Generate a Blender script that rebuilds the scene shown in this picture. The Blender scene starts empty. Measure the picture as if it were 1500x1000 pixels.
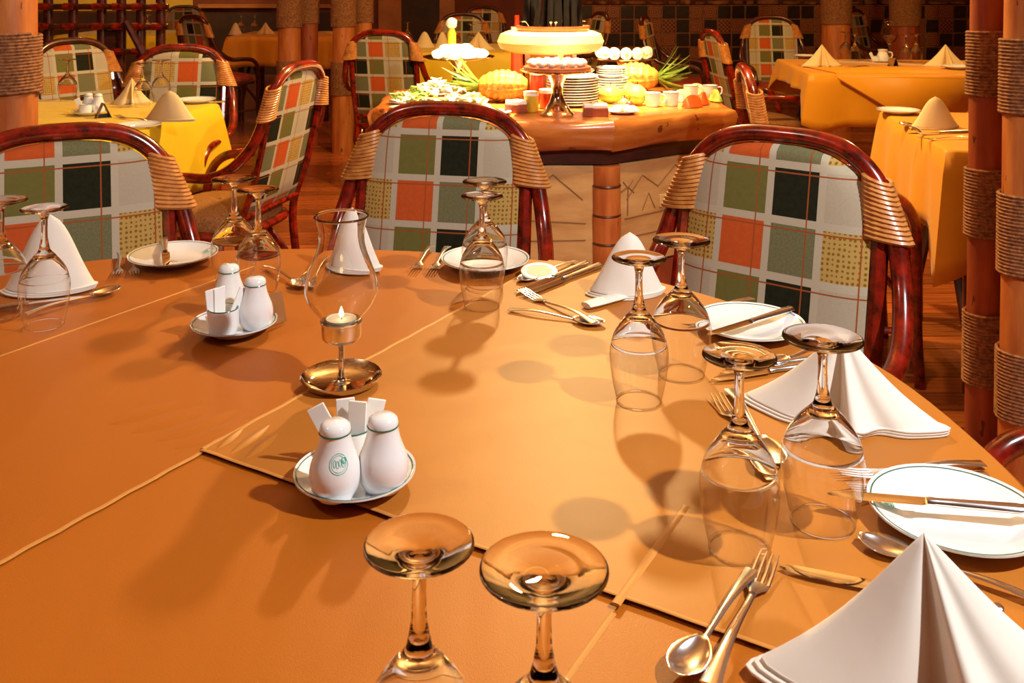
import bpy, bmesh, math, random
from mathutils import Vector, Matrix
random.seed(7)
S = bpy.context.scene
COL = S.collection
PI = math.pi
# ------------------------------------------------------------------ camera, world, exposure
ZT = 0.7515                    # top of the main table's cloth
CZ = ZT + 0.5                  # lens height
F = 1400.0                     # focal length for a 1500 px wide frame
cam_d = bpy.data.cameras.new('camera')
cam_d.sensor_width = 36.0
cam_d.lens = 36.0 * F / 1500.0
cam_d.shift_y = -530.0 / 1500.0
cam_d.clip_start = 0.02
cam_d.dof.use_dof = True
cam_d.dof.focus_distance = 1.35
cam_d.dof.aperture_fstop = 22.0
cam = bpy.data.objects.new('camera', cam_d)
cam.location = (0, 0, CZ)
cam.rotation_euler = (PI / 2, 0, 0)
COL.objects.link(cam)
S.camera = cam

W = bpy.data.worlds.new('world')
S.world = W
W.use_nodes = True
W.node_tree.nodes['Background'].inputs[0].default_value = (1.0, 0.62, 0.34, 1)
W.node_tree.nodes['Background'].inputs[1].default_value = 0.05
S.view_settings.view_transform = 'Standard'
S.view_settings.look = 'None'
S.view_settings.exposure = 0.0
S.view_settings.gamma = 1.0
S.cycles.sample_clamp_indirect = 6.0
S.cycles.max_bounces = 10
S.cycles.transparent_max_bounces = 24
S.cycles.transmission_bounces = 10
S.cycles.caustics_refractive = True


def lamp(name, kind, loc, power, color, radius=0.05, target=None, angle=60, blend=0.5):
    d = bpy.data.lights.new(name, kind)
    d.energy = power
    d.color = color
    d.shadow_soft_size = radius
    o = bpy.data.objects.new(name, d)
    o.location = loc
    if kind == 'SPOT':
        d.spot_size = math.radians(angle)
        d.spot_blend = blend
    if target is not None:
        o.rotation_euler = (Vector(target) - Vector(loc)).to_track_quat('-Z', 'Y').to_euler()
    COL.objects.link(o)
    return o


# ceiling lamps of the dining room and some added fill lamps (all above the frame)
lamp('table_downlight', 'SPOT', (1.19, 0.47, 2.25), 185, (1.0, 0.965, 0.92), 0.03, (-0.05, 1.25, 0.75), 110, 0.6)
lamp('buffet_downlight', 'SPOT', (0.30, 3.60, 2.85), 2100, (1.0, 0.82, 0.42), 0.05, (0.12, 4.02, 0.75), 34, 0.5)
lamp('buffet_pendant', 'POINT', (0.25, 3.75, 2.35), 240, (1.0, 0.70, 0.28), 0.06)
lamp('buffet_front_fill', 'SPOT', (0.75, 2.35, 2.9), 150, (1.0, 0.68, 0.36), 0.06, (0.3, 3.6, 0.4), 60, 0.6)  # added lamp that brightens the front panels of the buffet
lamp('rear_fill_left', 'POINT', (-2.6, 6.9, 2.6), 38, (1.0, 0.45, 0.15), 0.06)  # extra dim lamp, added to lift the far left of the room
lamp('rear_downlight_right', 'POINT', (2.9, 5.2, 2.5), 75, (1.0, 0.58, 0.18), 0.06)
lamp('rear_fill_middle', 'POINT', (0.4, 8.6, 2.6), 30, (1.0, 0.40, 0.15), 0.06)  # extra dim lamp, added to lift the far middle of the room
lamp('wall_washer', 'SPOT', (-4.6, 10.2, 2.7), 200, (1.0, 0.72, 0.25), 0.06, (-4.9, 12.4, 1.1), 80, 0.6)
lamp('front_fill_left', 'POINT', (-1.9, 0.6, 2.7), 40, (1.0, 0.86, 0.72), 0.06)  # fill lamp added over the near left, softens contrast on the table

# ------------------------------------------------------------------ node materials
MATS = {}


class NT:
    def __init__(self, name):
        m = bpy.data.materials.new(name)
        m.use_nodes = True
        self.m = m
        self.t = m.node_tree
        self.n = self.t.nodes
        self.b = self.n['Principled BSDF']
        self.out = self.n['Material Output']
        MATS[name] = m

    def add(self, kind, **kw):
        nd = self.n.new(kind)
        for k, v in kw.items():
            setattr(nd, k, v)
        return nd

    def link(self, a, b):
        self.t.links.new(a, b)

    def put(self, sock, v):
        if hasattr(v, 'is_output'):
            self.link(v, sock)
        elif isinstance(v, (tuple, list)) and len(v) == 3 and sock.type == 'RGBA':
            sock.default_value = (*v, 1)
        else:
            sock.default_value = v

    def math(self, op, a, b=0.0, c=None):
        nd = self.add('ShaderNodeMath', operation=op)
        self.put(nd.inputs[0], a)
        self.put(nd.inputs[1], b)
        if c is not None:
            self.put(nd.inputs[2], c)
        return nd.outputs[0]

    def mix(self, fac, a, b, mode='MIX'):
        nd = self.add('ShaderNodeMix', data_type='RGBA', blend_type=mode)
        self.put(nd.inputs[0], fac)
        self.put(nd.inputs[6], a)
        self.put(nd.inputs[7], b)
        return nd.outputs[2]

    def coord(self, which='Object', scale=(1, 1, 1)):
        tc = self.add('ShaderNodeTexCoord')
        mp = self.add('ShaderNodeMapping')
        mp.inputs['Scale'].default_value = scale
        self.link(tc.outputs[which], mp.inputs[0])
        return mp.outputs[0]

    def noise(self, vec, scale, detail=3, rough=0.55):
        nd = self.add('ShaderNodeTexNoise')
        self.link(vec, nd.inputs['Vector'])
        nd.inputs['Scale'].default_value = scale
        nd.inputs['Detail'].default_value = detail
        nd.inputs['Roughness'].default_value = rough
        return nd.outputs['Fac']

    def ramp(self, fac, stops):
        nd = self.add('ShaderNodeValToRGB')
        cr = nd.color_ramp
        while len(cr.elements) < len(stops):
            cr.elements.new(0.5)
        for e, (p, c) in zip(cr.elements, stops):
            e.position = p
            e.color = (*c, 1)
        self.link(fac, nd.inputs[0])
        return nd.outputs[0]

    def bump(self, height, strength, dist=0.002):
        nd = self.add('ShaderNodeBump')
        nd.inputs['Strength'].default_value = strength
        nd.inputs['Distance'].default_value = dist
        self.link(height, nd.inputs['Height'])
        self.link(nd.outputs[0], self.b.inputs['Normal'])

    def set(self, **kw):
        names = dict(rough='Roughness', metal='Metallic', spec='Specular IOR Level', coat='Coat Weight',
                     coatr='Coat Roughness', sheen='Sheen Weight', sheenr='Sheen Roughness', sss='Subsurface Weight', ior='IOR',
                     trans='Transmission Weight', emit='Emission Strength')
        for k, v in kw.items():
            self.put(self.b.inputs[names[k]], v)
        return self


def plain(name, col, rough=0.5, metal=0.0, coat=0.0, var=0.12, nscale=30, spec=0.5, bump=0.0):
    t = NT(name)
    v = t.coord('Object')
    n = t.noise(v, nscale, 3)
    lo = tuple(c * (1 - var) for c in col)
    hi = tuple(min(1, c * (1 + var)) for c in col)
    t.put(t.b.inputs['Base Color'], t.ramp(n, [(0.3, lo), (0.7, hi)]))
    t.set(rough=rough, metal=metal, coat=coat, spec=spec)
    if bump:
        t.bump(n, bump)
    return t


def wood(name, a, b, scale=(1, 1, 8), nscale=6, rough=0.45, coat=0.2, bump=0.2, knots=None, rnd=0.0):
    t = NT(name)
    v = t.coord('Object', scale)
    n = t.noise(v, nscale, 6, 0.6)
    c = t.ramp(n, [(0.32, a), (0.68, b)])
    if knots:
        v2 = t.coord('Object', knots[1])
        k = t.noise(v2, knots[2], 2)
        f = t.math('GREATER_THAN', k, knots[3])
        c = t.mix(t.math('MULTIPLY', f, 0.85), c, knots[0])
    if rnd:
        oi = t.add('ShaderNodeObjectInfo')
        g = t.math('MULTIPLY_ADD', oi.outputs['Random'], rnd, 1 - rnd / 2)
        cc = t.add('ShaderNodeCombineColor')
        for i in range(3):
            t.link(g, cc.inputs[i])
        c = t.mix(1.0, c, cc.outputs[0], 'MULTIPLY')
    t.put(t.b.inputs['Base Color'], c)
    t.set(rough=rough, coat=coat, coatr=0.15)
    t.bump(n, bump)
    return t


def cloth(name, col, weave=900, wrinkle=0.5, rough=0.55, sheen=0.3, wscale=(1, 1, 1), wn=4.0, wd=0.01, spec=0.4):
    t = NT(name)
    v = t.coord('Object')
    n = t.noise(v, 3.0, 3)
    c = t.mix(n, tuple(x * 0.93 for x in col), tuple(min(1, x * 1.06) for x in col))
    t.put(t.b.inputs['Base Color'], c)
    t.set(rough=rough, sheen=sheen, sheenr=0.4, spec=spec)
    t.b.inputs['Sheen Tint'].default_value = (1, 0.86, 0.66, 1)
    v2 = t.coord('Object', wscale)
    w = t.noise(v2, wn, 3, 0.45)
    f = t.noise(v, weave, 1)
    h = t.math('MULTIPLY_ADD', f, 0.02, w)
    t.bump(h, wrinkle, wd)
    return t


# table linen
cloth('linen_orange', (0.40, 0.110, 0.006), wrinkle=0.55, wscale=(1.0, 0.35, 1), wn=5.0, wd=0.012, rough=0.45, sheen=0.08, spec=0.25)
cloth('linen_orange_light', (0.43, 0.150, 0.018), wrinkle=0.4, wscale=(0.5, 1.0, 1), wn=5.0, wd=0.012, rough=0.45, sheen=0.10, spec=0.25)
cloth('linen_hem', (0.56, 0.23, 0.04), wrinkle=0.3, wn=60, wd=0.002)
cloth('linen_gold', (0.82, 0.56, 0.012), wrinkle=0.4, wn=6, wd=0.02, rough=0.5)
cloth('linen_amber', (0.80, 0.34, 0.014), wrinkle=0.4, wn=6, wd=0.02, rough=0.5)
cloth('napkin_white', (0.82, 0.78, 0.71), wrinkle=0.25, wn=14, wd=0.004, rough=0.7, sheen=0.15)
cloth('napkin_cream', (0.80, 0.62, 0.34), wrinkle=0.25, wn=14, wd=0.004, rough=0.7, sheen=0.15)
# rattan, woods
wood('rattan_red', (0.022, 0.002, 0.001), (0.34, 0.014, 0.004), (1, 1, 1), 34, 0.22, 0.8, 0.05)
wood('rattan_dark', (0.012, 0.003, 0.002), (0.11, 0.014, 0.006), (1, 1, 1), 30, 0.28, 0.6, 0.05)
wood('cane_binding', (0.42, 0.13, 0.025), (0.74, 0.33, 0.08), (1, 1, 1), 40, 0.4, 0.3, 0.1)
wood('log_orange', (0.42, 0.10, 0.02), (0.66, 0.23, 0.05), (6, 6, 1), 4, 0.5, 0.15, 0.25, ((0.10, 0.02, 0.008), (3, 3, 1), 14, 0.70))
wood('log_red', (0.22, 0.035, 0.01), (0.42, 0.085, 0.02), (6, 6, 1), 4, 0.5, 0.15, 0.25, ((0.05, 0.01, 0.004), (3, 3, 1), 14, 0.70))
wood('rope', (0.13, 0.045, 0.015), (0.45, 0.19, 0.07), (1, 1, 1), 90, 0.85, 0.0, 0.6)
wood('plank_wood', (0.26, 0.055, 0.015), (0.52, 0.15, 0.035), (0.6, 8, 1), 5, 0.25, 0.4, 0.1, None, 0.8)
wood('slab_wood', (0.36, 0.085, 0.014), (0.62, 0.22, 0.035), (1, 1, 5), 5, 0.4, 0.4, 0.3, ((0.12, 0.02, 0.005), (2, 2, 2), 12, 0.68))
wood('dark_wood', (0.02, 0.005, 0.003), (0.08, 0.016, 0.007), (1, 1, 4), 8, 0.4, 0.3, 0.1)
wood('panel_stone', (0.50, 0.27, 0.09), (0.70, 0.45, 0.18), (1, 1, 4), 5, 0.6, 0.0, 0.2)
wood('box_wood', (0.20, 0.04, 0.015), (0.36, 0.08, 0.025), (4, 1, 1), 6, 0.4, 0.3, 0.1)
# ceramics, metal, food
plain('porcelain', (0.83, 0.84, 0.86), 0.08, 0, 0.6, 0.01)
plain('green_line', (0.01, 0.13, 0.08), 0.2, 0, 0.5, 0.1)
plain('logo_green', (0.16, 0.55, 0.45), 0.3, 0, 0.3, 0.1)
plain('logo_grey', (0.42, 0.36, 0.30), 0.5, 0, 0, 0.2, 400)
plain('silver', (0.92, 0.92, 0.92), 0.2, 1.0, 0, 0.03)
plain('chrome', (0.88, 0.86, 0.84), 0.05, 1.0, 0, 0.02)
plain('paper', (0.86, 0.86, 0.86), 0.8, 0, 0, 0.02)
plain('black_card', (0.012, 0.01, 0.012), 0.5, 0, 0, 0.2)
plain('brown_card', (0.30, 0.12, 0.03), 0.5, 0, 0, 0.2)
plain('wax', (0.92, 0.88, 0.80), 0.5, 0, 0, 0.02)
plain('tin', (0.7, 0.66, 0.6), 0.3, 1.0, 0, 0.05)
plain('cream_food', (0.86, 0.80, 0.62), 0.6, 0, 0, 0.1, 60, bump=0.3)
plain('cake_white', (0.88, 0.85, 0.76), 0.6, 0, 0, 0.06, 60, bump=0.3)
plain('lettuce', (0.42, 0.55, 0.10), 0.5, 0, 0.1, 0.4, 40)
plain('lettuce_pale', (0.74, 0.76, 0.34), 0.5, 0, 0.1, 0.25, 40)
plain('melon', (0.62, 0.58, 0.10), 0.35, 0, 0.3, 0.2, 20)
plain('apple_green', (0.42, 0.50, 0.07), 0.25, 0, 0.5, 0.25, 15)
plain('peach', (0.75, 0.36, 0.12), 0.4, 0, 0.2, 0.3, 15)
plain('papaya', (0.78, 0.13, 0.02), 0.3, 0, 0.4, 0.2, 30)
plain('pineapple_skin', (0.40, 0.20, 0.03), 0.5, 0, 0.1, 0.55, 60)
plain('pineapple_leaf', (0.14, 0.24, 0.03), 0.45, 0, 0.1, 0.5, 25)
plain('mustard', (0.72, 0.46, 0.03), 0.3, 0, 0.4, 0.15)
plain('jam_red', (0.5, 0.04, 0.015), 0.3, 0, 0.4, 0.2)
plain('twig', (0.004, 0.002, 0.0015), 0.6, 0, 0.0, 0.5, 60, spec=0.15)
plain('seat_weave', (0.30, 0.125, 0.035), 0.7, 0, 0, 0.5, 160, bump=0.6)
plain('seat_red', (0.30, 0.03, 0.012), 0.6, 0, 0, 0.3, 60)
plain('wall_red', (0.20, 0.035, 0.014), 0.7, 0, 0, 0.3, 3)
plain('wall_ochre', (0.66, 0.38, 0.05), 0.7, 0, 0, 0.1, 3)
plain('wall_dark', (0.045, 0.010, 0.006), 0.6, 0, 0, 0.4, 6)
plain('ceiling_wood', (0.42, 0.26, 0.14), 0.7, 0, 0, 0.4, 4)
plain('trim_orange', (0.48, 0.15, 0.03), 0.5, 0, 0, 0.2, 4)
plain('stone', (0.24, 0.09, 0.03), 0.8, 0, 0, 0.6, 12, bump=0.6)
plain('tile_dark', (0.022, 0.010, 0.008), 0.3, 0, 0.3, 0.4, 20)
plain('grout', (0.25, 0.10, 0.035), 0.8, 0, 0, 0.2, 30)
plain('outlet', (0.72, 0.52, 0.22), 0.4, 0, 0, 0.02)
plain('engraving', (0.26, 0.12, 0.035), 0.7, 0, 0, 0.1)

t = NT('tile_ornate')
v = t.coord('Object', (1, 1, 1))
w_ = t.add('ShaderNodeTexWave', wave_type='RINGS', rings_direction='SPHERICAL')
t.link(v, w_.inputs[0])
w_.inputs['Scale'].default_value = 14
w_.inputs['Distortion'].default_value = 6
w_.inputs['Detail Scale'].default_value = 30
t.put(t.b.inputs['Base Color'], t.ramp(w_.outputs['Fac'], [(0.45, (0.09, 0.02, 0.008)), (0.6, (0.42, 0.13, 0.035))]))
t.set(rough=0.35, coat=0.2)
t = NT('tile_lattice')
v = t.coord('Object', (1, 1, 1))
c_ = t.add('ShaderNodeTexChecker')
t.link(v, c_.inputs[0])
c_.inputs['Scale'].default_value = 44
c_.inputs[1].default_value = (0.34, 0.09, 0.025, 1)
c_.inputs[2].default_value = (0.06, 0.015, 0.008, 1)
t.link(c_.outputs[0], t.b.inputs['Base Color'])
t.set(rough=0.35, coat=0.2)

# plaid upholstery: rows and columns of coloured squares on a cream ground, thin red lines
t = NT('plaid')
tc = t.add('ShaderNodeUVMap')
sx = t.add('ShaderNodeSeparateXYZ')
t.link(tc.outputs[0], sx.inputs[0])
u, vv = sx.outputs[0], sx.outputs[1]
fu, fv = t.math('FRACT', u), t.math('FRACT', vv)
iu = t.math('FLOORED_MODULO', t.math('FLOOR', u), 3.0)
iv = t.math('FLOORED_MODULO', t.math('FLOOR', vv), 2.0)
odd = t.math('GREATER_THAN', iv, 0.5)
is1 = t.math('COMPARE', iu, 1.0, 0.1)
is2 = t.math('COMPARE', iu, 2.0, 0.1)
ov = t.coord('UV')
fine = t.noise(ov, 22, 3, 0.7)
med = t.noise(ov, 9, 3, 0.6)
vor = t.add('ShaderNodeTexVoronoi')
t.link(ov, vor.inputs['Vector'])
vor.inputs['Scale'].default_value = 11
vor.inputs['Randomness'].default_value = 0.25
dots = t.math('LESS_THAN', vor.outputs['Distance'], 0.30)
yel = t.mix(dots, (0.60, 0.40, 0.12), (0.30, 0.15, 0.025))
A_ = t.mix(odd, yel, t.mix(fine, (0.48, 0.42, 0.31), (0.60, 0.53, 0.41)))
B_ = t.mix(odd, t.mix(med, (0.58, 0.085, 0.018), (0.72, 0.15, 0.035)), t.mix(med, (0.16, 0.150, 0.035), (0.22, 0.205, 0.06)))
C_ = t.mix(odd, t.mix(fine, (0.12, 0.125, 0.055), (0.29, 0.28, 0.15)), t.mix(med, (0.008, 0.010, 0.004), (0.035, 0.035, 0.018)))
col = t.mix(is2, t.mix(is1, A_, B_), C_)
def inside(f, lo, hi):
    return t.math('MULTIPLY', t.math('GREATER_THAN', f, lo), t.math('LESS_THAN', f, hi))
sq = t.math('MULTIPLY', inside(fu, 0.07, 0.93), inside(fv, 0.07, 0.93))
base = t.mix(fine, (0.55, 0.49, 0.37), (0.65, 0.58, 0.45))
col = t.mix(sq, base, col)
ln = t.math('MAXIMUM', inside(fu, 0.735, 0.762), inside(fv, 0.845, 0.872))
col = t.mix(ln, col, (0.40, 0.10, 0.03))
col = t.mix(1.0, col, (0.80, 0.79, 0.77), 'MULTIPLY')
t.put(t.b.inputs['Base Color'], col)
t.set(rough=0.9, sheen=0.0, spec=0.1)
t.bump(t.noise(ov, 60, 2), 0.25, 0.001)

# glass: solid (stems, feet) and thin blown walls
t = NT('glass_solid')
t.b.inputs['Base Color'].default_value = (1, 1, 1, 1)
t.set(rough=0.0, trans=1.0, ior=1.47, spec=0.6)
t = NT('glass_thin')
t.n.remove(t.b)
tr = t.add('ShaderNodeBsdfTransparent')
tr.inputs[0].default_value = (0.995, 0.993, 0.99, 1)
gl = t.add('ShaderNodeBsdfGlossy')
gl.inputs['Roughness'].default_value = 0.015
lw = t.add('ShaderNodeLayerWeight')
lw.inputs['Blend'].default_value = 0.5
mx = t.add('ShaderNodeMixShader')
t.link(t.math('MULTIPLY_ADD', t.math('POWER', lw.outputs['Facing'], 2.6), 0.85, 0.035), mx.inputs[0])
t.link(tr.outputs[0], mx.inputs[1])
t.link(gl.outputs[0], mx.inputs[2])
t.link(mx.outputs[0], t.out.inputs[0])
t = NT('flame')
t.b.inputs['Base Color'].default_value = (1, 0.7, 0.3, 1)
t.b.inputs['Emission Color'].default_value = (1, 0.72, 0.35, 1)
t.set(emit=14.0)


# ------------------------------------------------------------------ mesh helpers
class MB:
    def __init__(s):
        s.v, s.f, s.uv = [], [], None

    def ring(s, pts):
        i = len(s.v)
        s.v.extend([tuple(p) for p in pts])
        return list(range(i, i + len(pts)))

    def loft(s, rings, closed=True, cap0=False, cap1=False):
        ids = [s.ring(r) for r in rings]
        n = len(ids[0])
        for a, b in zip(ids, ids[1:]):
            for k in range(n if closed else n - 1):
                k2 = (k + 1) % n
                s.f.append((a[k], a[k2], b[k2], b[k]))
        if cap0:
            s.f.append(tuple(reversed(ids[0])))
        if cap1:
            s.f.append(tuple(ids[-1]))
        return s

    def lathe(s, prof, seg=32, c=(0, 0, 0), cap0=False, cap1=False, sx=1.0, sy=1.0):
        rings = []
        for r, z in prof:
            r = max(r, 1e-5)
            rings.append([(c[0] + sx * r * math.cos(2 * PI * k / seg), c[1] + sy * r * math.sin(2 * PI * k / seg), c[2] + z) for k in range(seg)])
        return s.loft(rings, True, cap0, cap1)

    def tube(s, pts, rad, seg=8, caps=True, flat=1.0, closed=False, up=None):
        pts = [Vector(p) for p in pts]
        n = len(pts)
        rings = []
        nrm = None
        for i, p in enumerate(pts):
            if closed:
                tg = pts[(i + 1) % n] - pts[i - 1]
            else:
                tg = pts[min(i + 1, n - 1)] - pts[max(i - 1, 0)]
            tg.normalize()
            if up is not None:
                nrm = Vector(up) - tg * tg.dot(Vector(up))
            elif nrm is None:
                a = Vector((0, 0, 1)) if abs(tg.z) < 0.9 else Vector((1, 0, 0))
                nrm = a - tg * a.dot(tg)
            else:
                nrm = nrm - tg * nrm.dot(tg)
            nrm.normalize()
            bn = tg.cross(nrm)
            r = rad[i] if isinstance(rad, (list, tuple)) else rad
            r1, r2 = r if isinstance(r, (list, tuple)) else (r, r * flat)
            rings.append([p + bn * (r1 * math.cos(2 * PI * k / seg)) + nrm * (r2 * math.sin(2 * PI * k / seg)) for k in range(seg)])
        if closed:
            rings.append(rings[0])
            return s.loft(rings, True)
        return s.loft(rings, True, caps, caps)

    def box(s, lo, hi):
        x0, y0, z0 = lo
        x1, y1, z1 = hi
        i = len(s.v)
        s.v += [(x0, y0, z0), (x1, y0, z0), (x1, y1, z0), (x0, y1, z0), (x0, y0, z1), (x1, y0, z1), (x1, y1, z1), (x0, y1, z1)]
        for q in ((3, 2, 1, 0), (4, 5, 6, 7), (0, 1, 5, 4), (1, 2, 6, 5), (2, 3, 7, 6), (3, 0, 4, 7)):
            s.f.append(tuple(i + k for k in q))
        return s

    def prism(s, poly, z0, z1):
        return s.loft([[(x, y, z0) for x, y in poly], [(x, y, z1) for x, y in poly]], True, True, True)

    def grid(s, rows, closed=False):
        return s.loft(rows, closed)

    def build(s, name, mat, parent=None, loc=(0, 0, 0), rot=(0, 0, 0), sharp=40, bevel=0, solid=0, sub=0):
        me = bpy.data.meshes.new(name)
        me.from_pydata(s.v, [], s.f)
        if s.uv:
            ul = me.uv_layers.new(name='UVMap')
            for lp in me.loops:
                ul.data[lp.index].uv = s.uv[lp.vertex_index]
        bm = bmesh.new()
        bm.from_mesh(me)
        bmesh.ops.recalc_face_normals(bm, faces=bm.faces)
        bm.to_mesh(me)
        bm.free()
        for p in me.polygons:
            p.use_smooth = True
        me.set_sharp_from_angle(angle=math.radians(sharp))
        me.materials.append(MATS[mat])
        o = bpy.data.objects.new(name, me)
        o.location = loc
        o.rotation_euler = rot
        COL.objects.link(o)
        if parent is not None:
            o.parent = parent
        if solid:
            md = o.modifiers.new('solid', 'SOLIDIFY')
            md.thickness = solid
            md.offset = 0
        if bevel:
            md = o.modifiers.new('bevel', 'BEVEL')
            md.width = bevel
            md.segments = 2
            md.limit_method = 'ANGLE'
        if sub:
            md = o.modifiers.new('sub', 'SUBSURF')
            md.levels = md.render_levels = sub
        return o


def spline(pts, n=8, closed=False):
    P = [Vector(p) for p in pts]
    m = len(P)
    out = []
    for i in range(m if closed else m - 1):
        p0 = P[(i - 1) % m] if closed or i > 0 else P[0] * 2 - P[1]
        p1, p2 = P[i], P[(i + 1) % m]
        p3 = P[(i + 2) % m] if closed or i + 2 < m else P[-1] * 2 - P[-2]
        for k in range(n):
            q = k / n
            out.append(0.5 * ((2 * p1) + (p2 - p0) * q + (2 * p0 - 5 * p1 + 4 * p2 - p3) * q * q + (3 * p1 - p0 - 3 * p2 + p3) * q ** 3))
    if not closed:
        out.append(P[-1])
    return out


def tag(o, label, cat, group=None):
    o['label'] = label
    o['category'] = cat
    if group:
        o['group'] = group
    return o


def thing(name, label=None, cat=None, loc=(0, 0, 0), rz=0.0, group=None):
    o = bpy.data.objects.new(name, None)
    o.empty_display_size = 0.05
    o.location = loc
    o.rotation_euler = (0, 0, rz)
    COL.objects.link(o)
    if label:
        tag(o, label, cat, group)
    return o


def struct(o):
    o['kind'] = 'structure'
    return o


KIDS = {}


def dup(root, label, loc, rz=0.0, group=None, scale=None, rot=None):
    """copy a thing with its parts and sub-parts"""
    def rec(o, parent):
        c = o.copy()
        COL.objects.link(c)
        if parent is not None:
            c.parent = parent
        for k in list(o.children):
            rec(k, c)
        return c
    if not root.get('used'):
        root['used'] = 1
        r = root
    else:
        r = rec(root, None)
    r.location = loc
    r.rotation_euler = rot if rot is not None else (0, 0, rz)
    if scale:
        r.scale = (scale, scale, scale) if not isinstance(scale, tuple) else scale
    r['label'] = label
    if group:
        r['group'] = group
    return r


def P(x, y, z=ZT):
    """point of the horizontal plane at height z that lies on the line of sight (x, y) of the survey"""
    d = F * (CZ - z) / (y + 30.0)
    return Vector(((x - 750.0) * d / F, d, z))


def D(x, y, d):
    """point at distance d"""
    return Vector(((x - 750.0) * d / F, d, CZ - (y + 30.0) * d / F))


# ------------------------------------------------------------------ the room
RX0, RX1, RY0, RY1, RZ = -6.6, 6.6, -3.2, 12.6, 3.1
floor = struct(MB().box((RX0, RY0, -0.12), (RX1, RY1, -0.02)).build('floor', 'dark_wood'))
pw = 0.115
pm = None
y = RY0
i = 0
while y + pw <= RY1 + 0.01:
    cut = -1.6 + 3.4 * random.random()
    for half in (0, 1):
        x0, x1 = (RX0, cut - 0.0015) if half == 0 else (cut + 0.0015, RX1)
        pl = MB().box((x0, -pw / 2 + 0.002, -0.02), (x1, pw / 2 - 0.002, 0.0)).build('plank', 'plank_wood', floor, (0, y + pw / 2, 0))
    y += pw
    i += 1
struct(MB().box((RX0, RY0, RZ), (RX1, RY1, RZ + 0.1)).build('ceiling', 'ceiling_wood'))
wb = struct(MB().box((RX0, RY1, 0), (RX1, RY1 + 0.1, RZ)).build('wall_back', 'wall_red'))
MB().box((RX0 + 0.05, RY1 - 0.02, 0.84), (-4.2, RY1, RZ)).build('plaster_panel', 'wall_ochre', wb)
MB().box((RX0 + 0.05, RY1 - 0.05, 0.0), (-1.9, RY1, 0.82)).build('dado_panel', 'wall_dark', wb)
MB().box((-4.1, RY1 - 0.12, 0.88), (-1.9, RY1, 0.93)).build('ledge', 'trim_orange', wb)
for x0, x1 in ((-1.75, -1.45), (-0.95, -0.75)):
    MB().box((x0, RY1 - 0.08, 0), (x1, RY1, 2.6)).build('door_frame', 'trim_orange', wb)
MB().box((-1.45, RY1 - 0.03, 0), (-0.95, RY1, 2.5)).build('dark_door', 'wall_dark', wb)
struct(MB().box((RX0 - 0.1, RY0, 0), (RX0, RY1, RZ)).build('wall_left', 'wall_red'))
struct(MB().box((RX1, RY0, 0), (RX1 + 0.1, RY1, RZ)).build('wall_right', 'wall_red'))
struct(MB().box((RX0, RY0 - 0.1, 0), (RX1, RY0, RZ)).build('wall_front', 'wall_red'))

# low tiled partition with a rough stone coping
part = struct(MB().box((0.75, 10.9, 0), (6.5, 11.1, 0.96)).build('wall_partition', 'grout'))
tm = MB().box((-0.071, -0.012, -0.071), (0.071, 0.0, 0.071))
tiles = {}
for kx in range(36):
    for kz in range(6):
        kind = ('tile_ornate', 'tile_dark', 'tile_lattice')[(kx + kz * 2) % 4 % 3] if (kx + kz) % 2 == 0 else ('tile_dark' if (kx // 2 + kz) % 3 else 'tile_ornate')
        loc = (0.84 + kx * 0.158, 10.9, 0.09 + kz * 0.158)
        if kind not in tiles:
            tiles[kind] = tm.build('tile', kind, part, loc, bevel=0.004)
        else:
            c = tiles[kind].copy()
            c.location = loc
            COL.objects.link(c)
x = 0.8
while x < 6.4:
    wdt = random.uniform(0.12, 0.3)
    hh = random.uniform(0.04, 0.075)
    for lay in range(2):
        m = MB()
        rr = [[(x + wdt / 2 + (wdt / 2 - 0.004) * q * math.cos(a), 11.0 + 0.13 * q * math.sin(a), 0.96 + lay * 0.07 + hz) for a in [2 * PI * k / 10 for k in range(10)]]
              for q, hz in ((0.8, 0), (1, 0.015), (1, hh - 0.015), (0.75, hh))]
        m.loft(rr, True, True, True).build('stone', 'stone', part)
    x += wdt

# ------------------------------------------------------------------ log columns with rope
def column(label, x, y, r, wraps, mat='log_orange', tilt=0.0, h=None, group=None):
    h = h or RZ - 0.002
    c = thing('log_column', label, 'column', (x, y, 0), 0, group)
    ph = random.random() * 6
    rows = []
    for k in range(25):
        z = h * k / 24
        rows.append([((r * (1 + 0.03 * math.sin(3 * a + z * 2 + ph) + 0.02 * math.sin(7 * z + ph))) * math.cos(a) + tilt * (z - 1.0),
                      (r * (1 + 0.03 * math.sin(3 * a + z * 2 + ph))) * math.sin(a), z) for a in [2 * PI * q / 20 for q in range(20)]])
    MB().loft(rows, True, True, True).build('log', mat, c)
    for z0, z1 in wraps:
        rr = 0.0045
        n = max(4, int((z1 - z0) / (rr * 1.9)))
        pts = []
        for k in range(n * 18):
            a = 2 * PI * k / 18
            z = z0 + (z1 - z0) * k / (n * 18)
            w = r * 1.055 + rr * 0.8 + 0.0008 * math.sin(k * 2.1)
            pts.append((w * math.cos(a) + tilt * (z - 1.0), w * math.sin(a), z))
        MB().tube(pts, rr, 5).build('rope_wrap', 'rope', c)
    return c

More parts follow.
